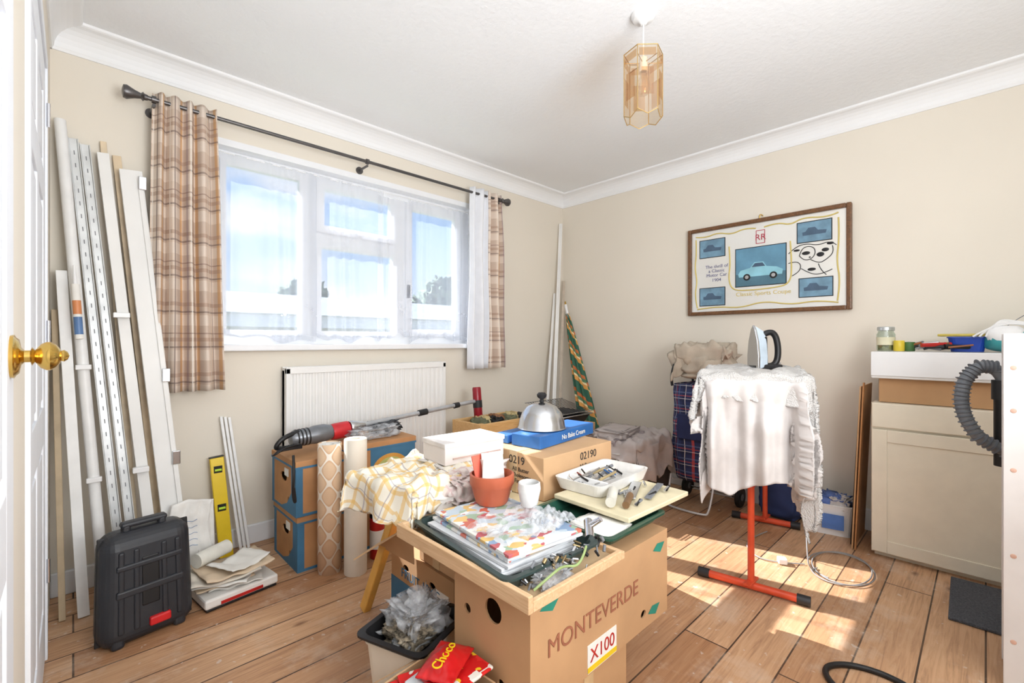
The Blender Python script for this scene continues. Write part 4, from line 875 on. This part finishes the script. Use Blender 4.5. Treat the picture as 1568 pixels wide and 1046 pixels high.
box('base',2.35,2.60,-.32,-.14,.015,.12,VG,g,.03,seg=4); lathe('canister',[(.07,.12),(.08,.14),(.08,.52),(.06,.58),(.04,.62)],(2.47,-.22,0),VG,g); cyl('neck',(2.47,-.20,.60),(2.45,-.12,.98),.022,BLACK,g); cyl('tool_tube',(2.42,-.045,.62),(2.42,-.045,.90),.026,BLACK,g); cyl('tool_cuff',(2.42,-.045,.86),(2.42,-.045,.93),.032,DARK,g)
hp=[(2.42,-.045,.93),(2.42,-.03,.975),(2.40,.02,.98),(2.38,.055,.93),(2.375,.065,.86),(2.375,.055,.79),(2.38,.02,.72),(2.40,-.04,.68),(2.43,-.10,.66)]
tube('hose',hp,.021,M((120,124,130),.45),g)
def crv(t):
    n=len(hp)-1; i=min(int(t*n),n-1); return Vector(hp[i]).lerp(Vector(hp[i+1]),t*n-i)
for i in range(1,34):
    t=.06+.9*i/34; p=crv(t); d=(crv(t+.02)-crv(t-.02)).normalized(); lathe('hose_rib%d'%i,[(.021,-.003),(.0255,-.001),(.0255,.001),(.021,.003)],p,M((105,109,116),.45),g,tuple(d),16)
g=G('shelf_unit',(2.06,-.2,0)); SW=M((236,232,230),.4,var=.02)
multi('carcass',[(2.05,2.07,-.36,-.037,.002,1.095),(2.25,2.27,-.36,-.037,.002,1.095),(2.07,2.25,-.36,-.345,.002,1.095),(2.07,2.25,-.345,-.04,1.075,1.095),(2.07,2.25,-.345,-.04,.03,.05),(2.07,2.25,-.345,-.04,.38,.40),(2.07,2.25,-.345,-.04,.72,.74)],SW,g,.002)
for i,z in enumerate((.16,.42,.68,.86,.99)):
    lathe('peg_%d'%i,[(.007,0),(.006,.002),(0,.003)],(2.05,-.058,z),M((226,184,164),.5),g,(-1,0,0),16)
g=G('black_cable',(1.8,.2,0)); tube('loop',[(1.60,-.10,.009),(1.60,.10,.009),(1.66,.30,.009),(1.75,.375,.009),(1.84,.32,.009),(1.87,.20,.009),(1.80,.08,.009),(1.66,.0,.009)],.009,BLACK,g)

# ---------------------------------------------------------------- outdoors
g=G('neighbour_building',(6,16,-3)); 
box('walls',-14,30,15,24,-3,1.6,M((225,222,216),.8),g); box('fascia',-14.3,30.3,14.7,24.3,1.5,1.9,WHITE,g)
mesh('roof',[(-14.5,14.6,1.9),(30.5,14.6,1.9),(30.5,19,2.9),(-14.5,19,2.9)],[(0,1,2,3)],M((144,154,170),.8),g)
g=G('garden_ground',(6,10,-3)); box('ground',-40,60,3.2,80,-3.1,-3,M((110,130,80),.95),g)
LEAF=M((104,124,108),.9,var=.2,vs=3)
for i,(x,y,z,s) in enumerate(((9.2,27,3.0,1.6),(10.4,27.5,2.6,1.3),(19.5,28,3.5,2.0),(21.5,28,3.0,1.8),(18,28.5,2.6,1.4),(24,29,3.6,2.2))):
    g=G('tree',(x,y,-3)); cyl('trunk',(x,y,-3),(x,y,z),.25,M((80,62,46),.9),g)
    for k in range(4): crumple('crown_%d'%k,(x+random.uniform(-.8,.8)*s*.5,y,z-s*.9+random.uniform(-.3,.4)*s),s*1.5,s*1.5,s*1.5,LEAF,g,i*5+k,.5,9,0,40,.9)

# ---------------------------------------------------------------- world, lights, camera
w=bpy.data.worlds.new('sky'); sc.world=w; w.use_nodes=True; nt=w.node_tree; nt.nodes.clear()
def N(ty): return nt.nodes.new(ty)
tc=N('ShaderNodeTexCoord'); sp=N('ShaderNodeSeparateXYZ'); nt.links.new(tc.outputs['Generated'],sp.inputs[0])
rp=N('ShaderNodeValToRGB'); e=rp.color_ramp.elements; e[0].position=0.0; e[0].color=(.85,.92,1,1); e[1].position=.6; e[1].color=(.26,.48,.92,1); e.new(.22).color=(.46,.68,1,1)
nt.links.new(sp.outputs[2],rp.inputs[0])
nz=N('ShaderNodeTexNoise'); nz.inputs['Scale'].default_value=2.6; nz.inputs['Detail'].default_value=6; mp=N('ShaderNodeMapping'); mp.inputs['Scale'].default_value=(1,1,3); nt.links.new(tc.outputs['Generated'],mp.inputs[0]); nt.links.new(mp.outputs[0],nz.inputs[0])
cr=N('ShaderNodeValToRGB'); cr.color_ramp.elements[0].position=.46; cr.color_ramp.elements[1].position=.60; nt.links.new(nz.outputs[0],cr.inputs[0])
mx=N('ShaderNodeMix'); mx.data_type='RGBA'; nt.links.new(cr.outputs[0],mx.inputs[0]); nt.links.new(rp.outputs[0],mx.inputs[6]); mx.inputs[7].default_value=(1.0,1.0,1.0,1)
bg=N('ShaderNodeBackground'); bg.inputs[1].default_value=1.1; nt.links.new(mx.outputs[2],bg.inputs[0]); wo=N('ShaderNodeOutputWorld'); nt.links.new(bg.outputs[0],wo.inputs[0])
s=bpy.data.lights.new('sun','SUN'); s.energy=17; s.angle=math.radians(.35); s.color=(1,.97,.93); so=bpy.data.objects.new('sun',s); COL.objects.link(so)
d=Vector((.26,-1,-.80)); so.rotation_euler=d.to_track_quat('-Z','Y').to_euler(); so.location=(-2,9,7)
def area(name,loc,target,size,en,col=(1,1,1),sy=None):
    a=bpy.data.lights.new(name,'AREA'); a.energy=en; a.size=size; a.color=col
    if sy: a.shape='RECTANGLE'; a.size_y=sy
    o=bpy.data.objects.new(name,a); COL.objects.link(o); o.location=loc; o.rotation_euler=(Vector(target)-Vector(loc)).to_track_quat('-Z','Y').to_euler(); return o
pt=area('window_portal',(1.33,2.86,1.56),(1.33,0,1.56),1.7,1,(1,1,1),1.05); pt.data.cycles.is_portal=True
area('added_ceiling_bounce',(.8,-.55,1.25),(1.0,.85,2.4),1.0,44,(.93,.965,1))  # added area light outside the view, brightens the room off the ceiling
area('added_room_fill',(.7,-.85,1.45),(1.5,1.6,1.0),1.3,21,(.94,.97,1))  # second added light behind the camera, lifts the interior; no fixture of the room
c=bpy.data.cameras.new('camera'); c.lens=16.03; c.sensor_width=36; c.clip_start=.01; co=bpy.data.objects.new('camera',c); COL.objects.link(co)
co.location=(0,0,1.07); co.rotation_euler=(R90,0,-math.radians(43.9)); sc.camera=co
try:
    sc.view_settings.view_transform='Standard'; sc.view_settings.exposure=0.0
except Exception as ex: print(ex)
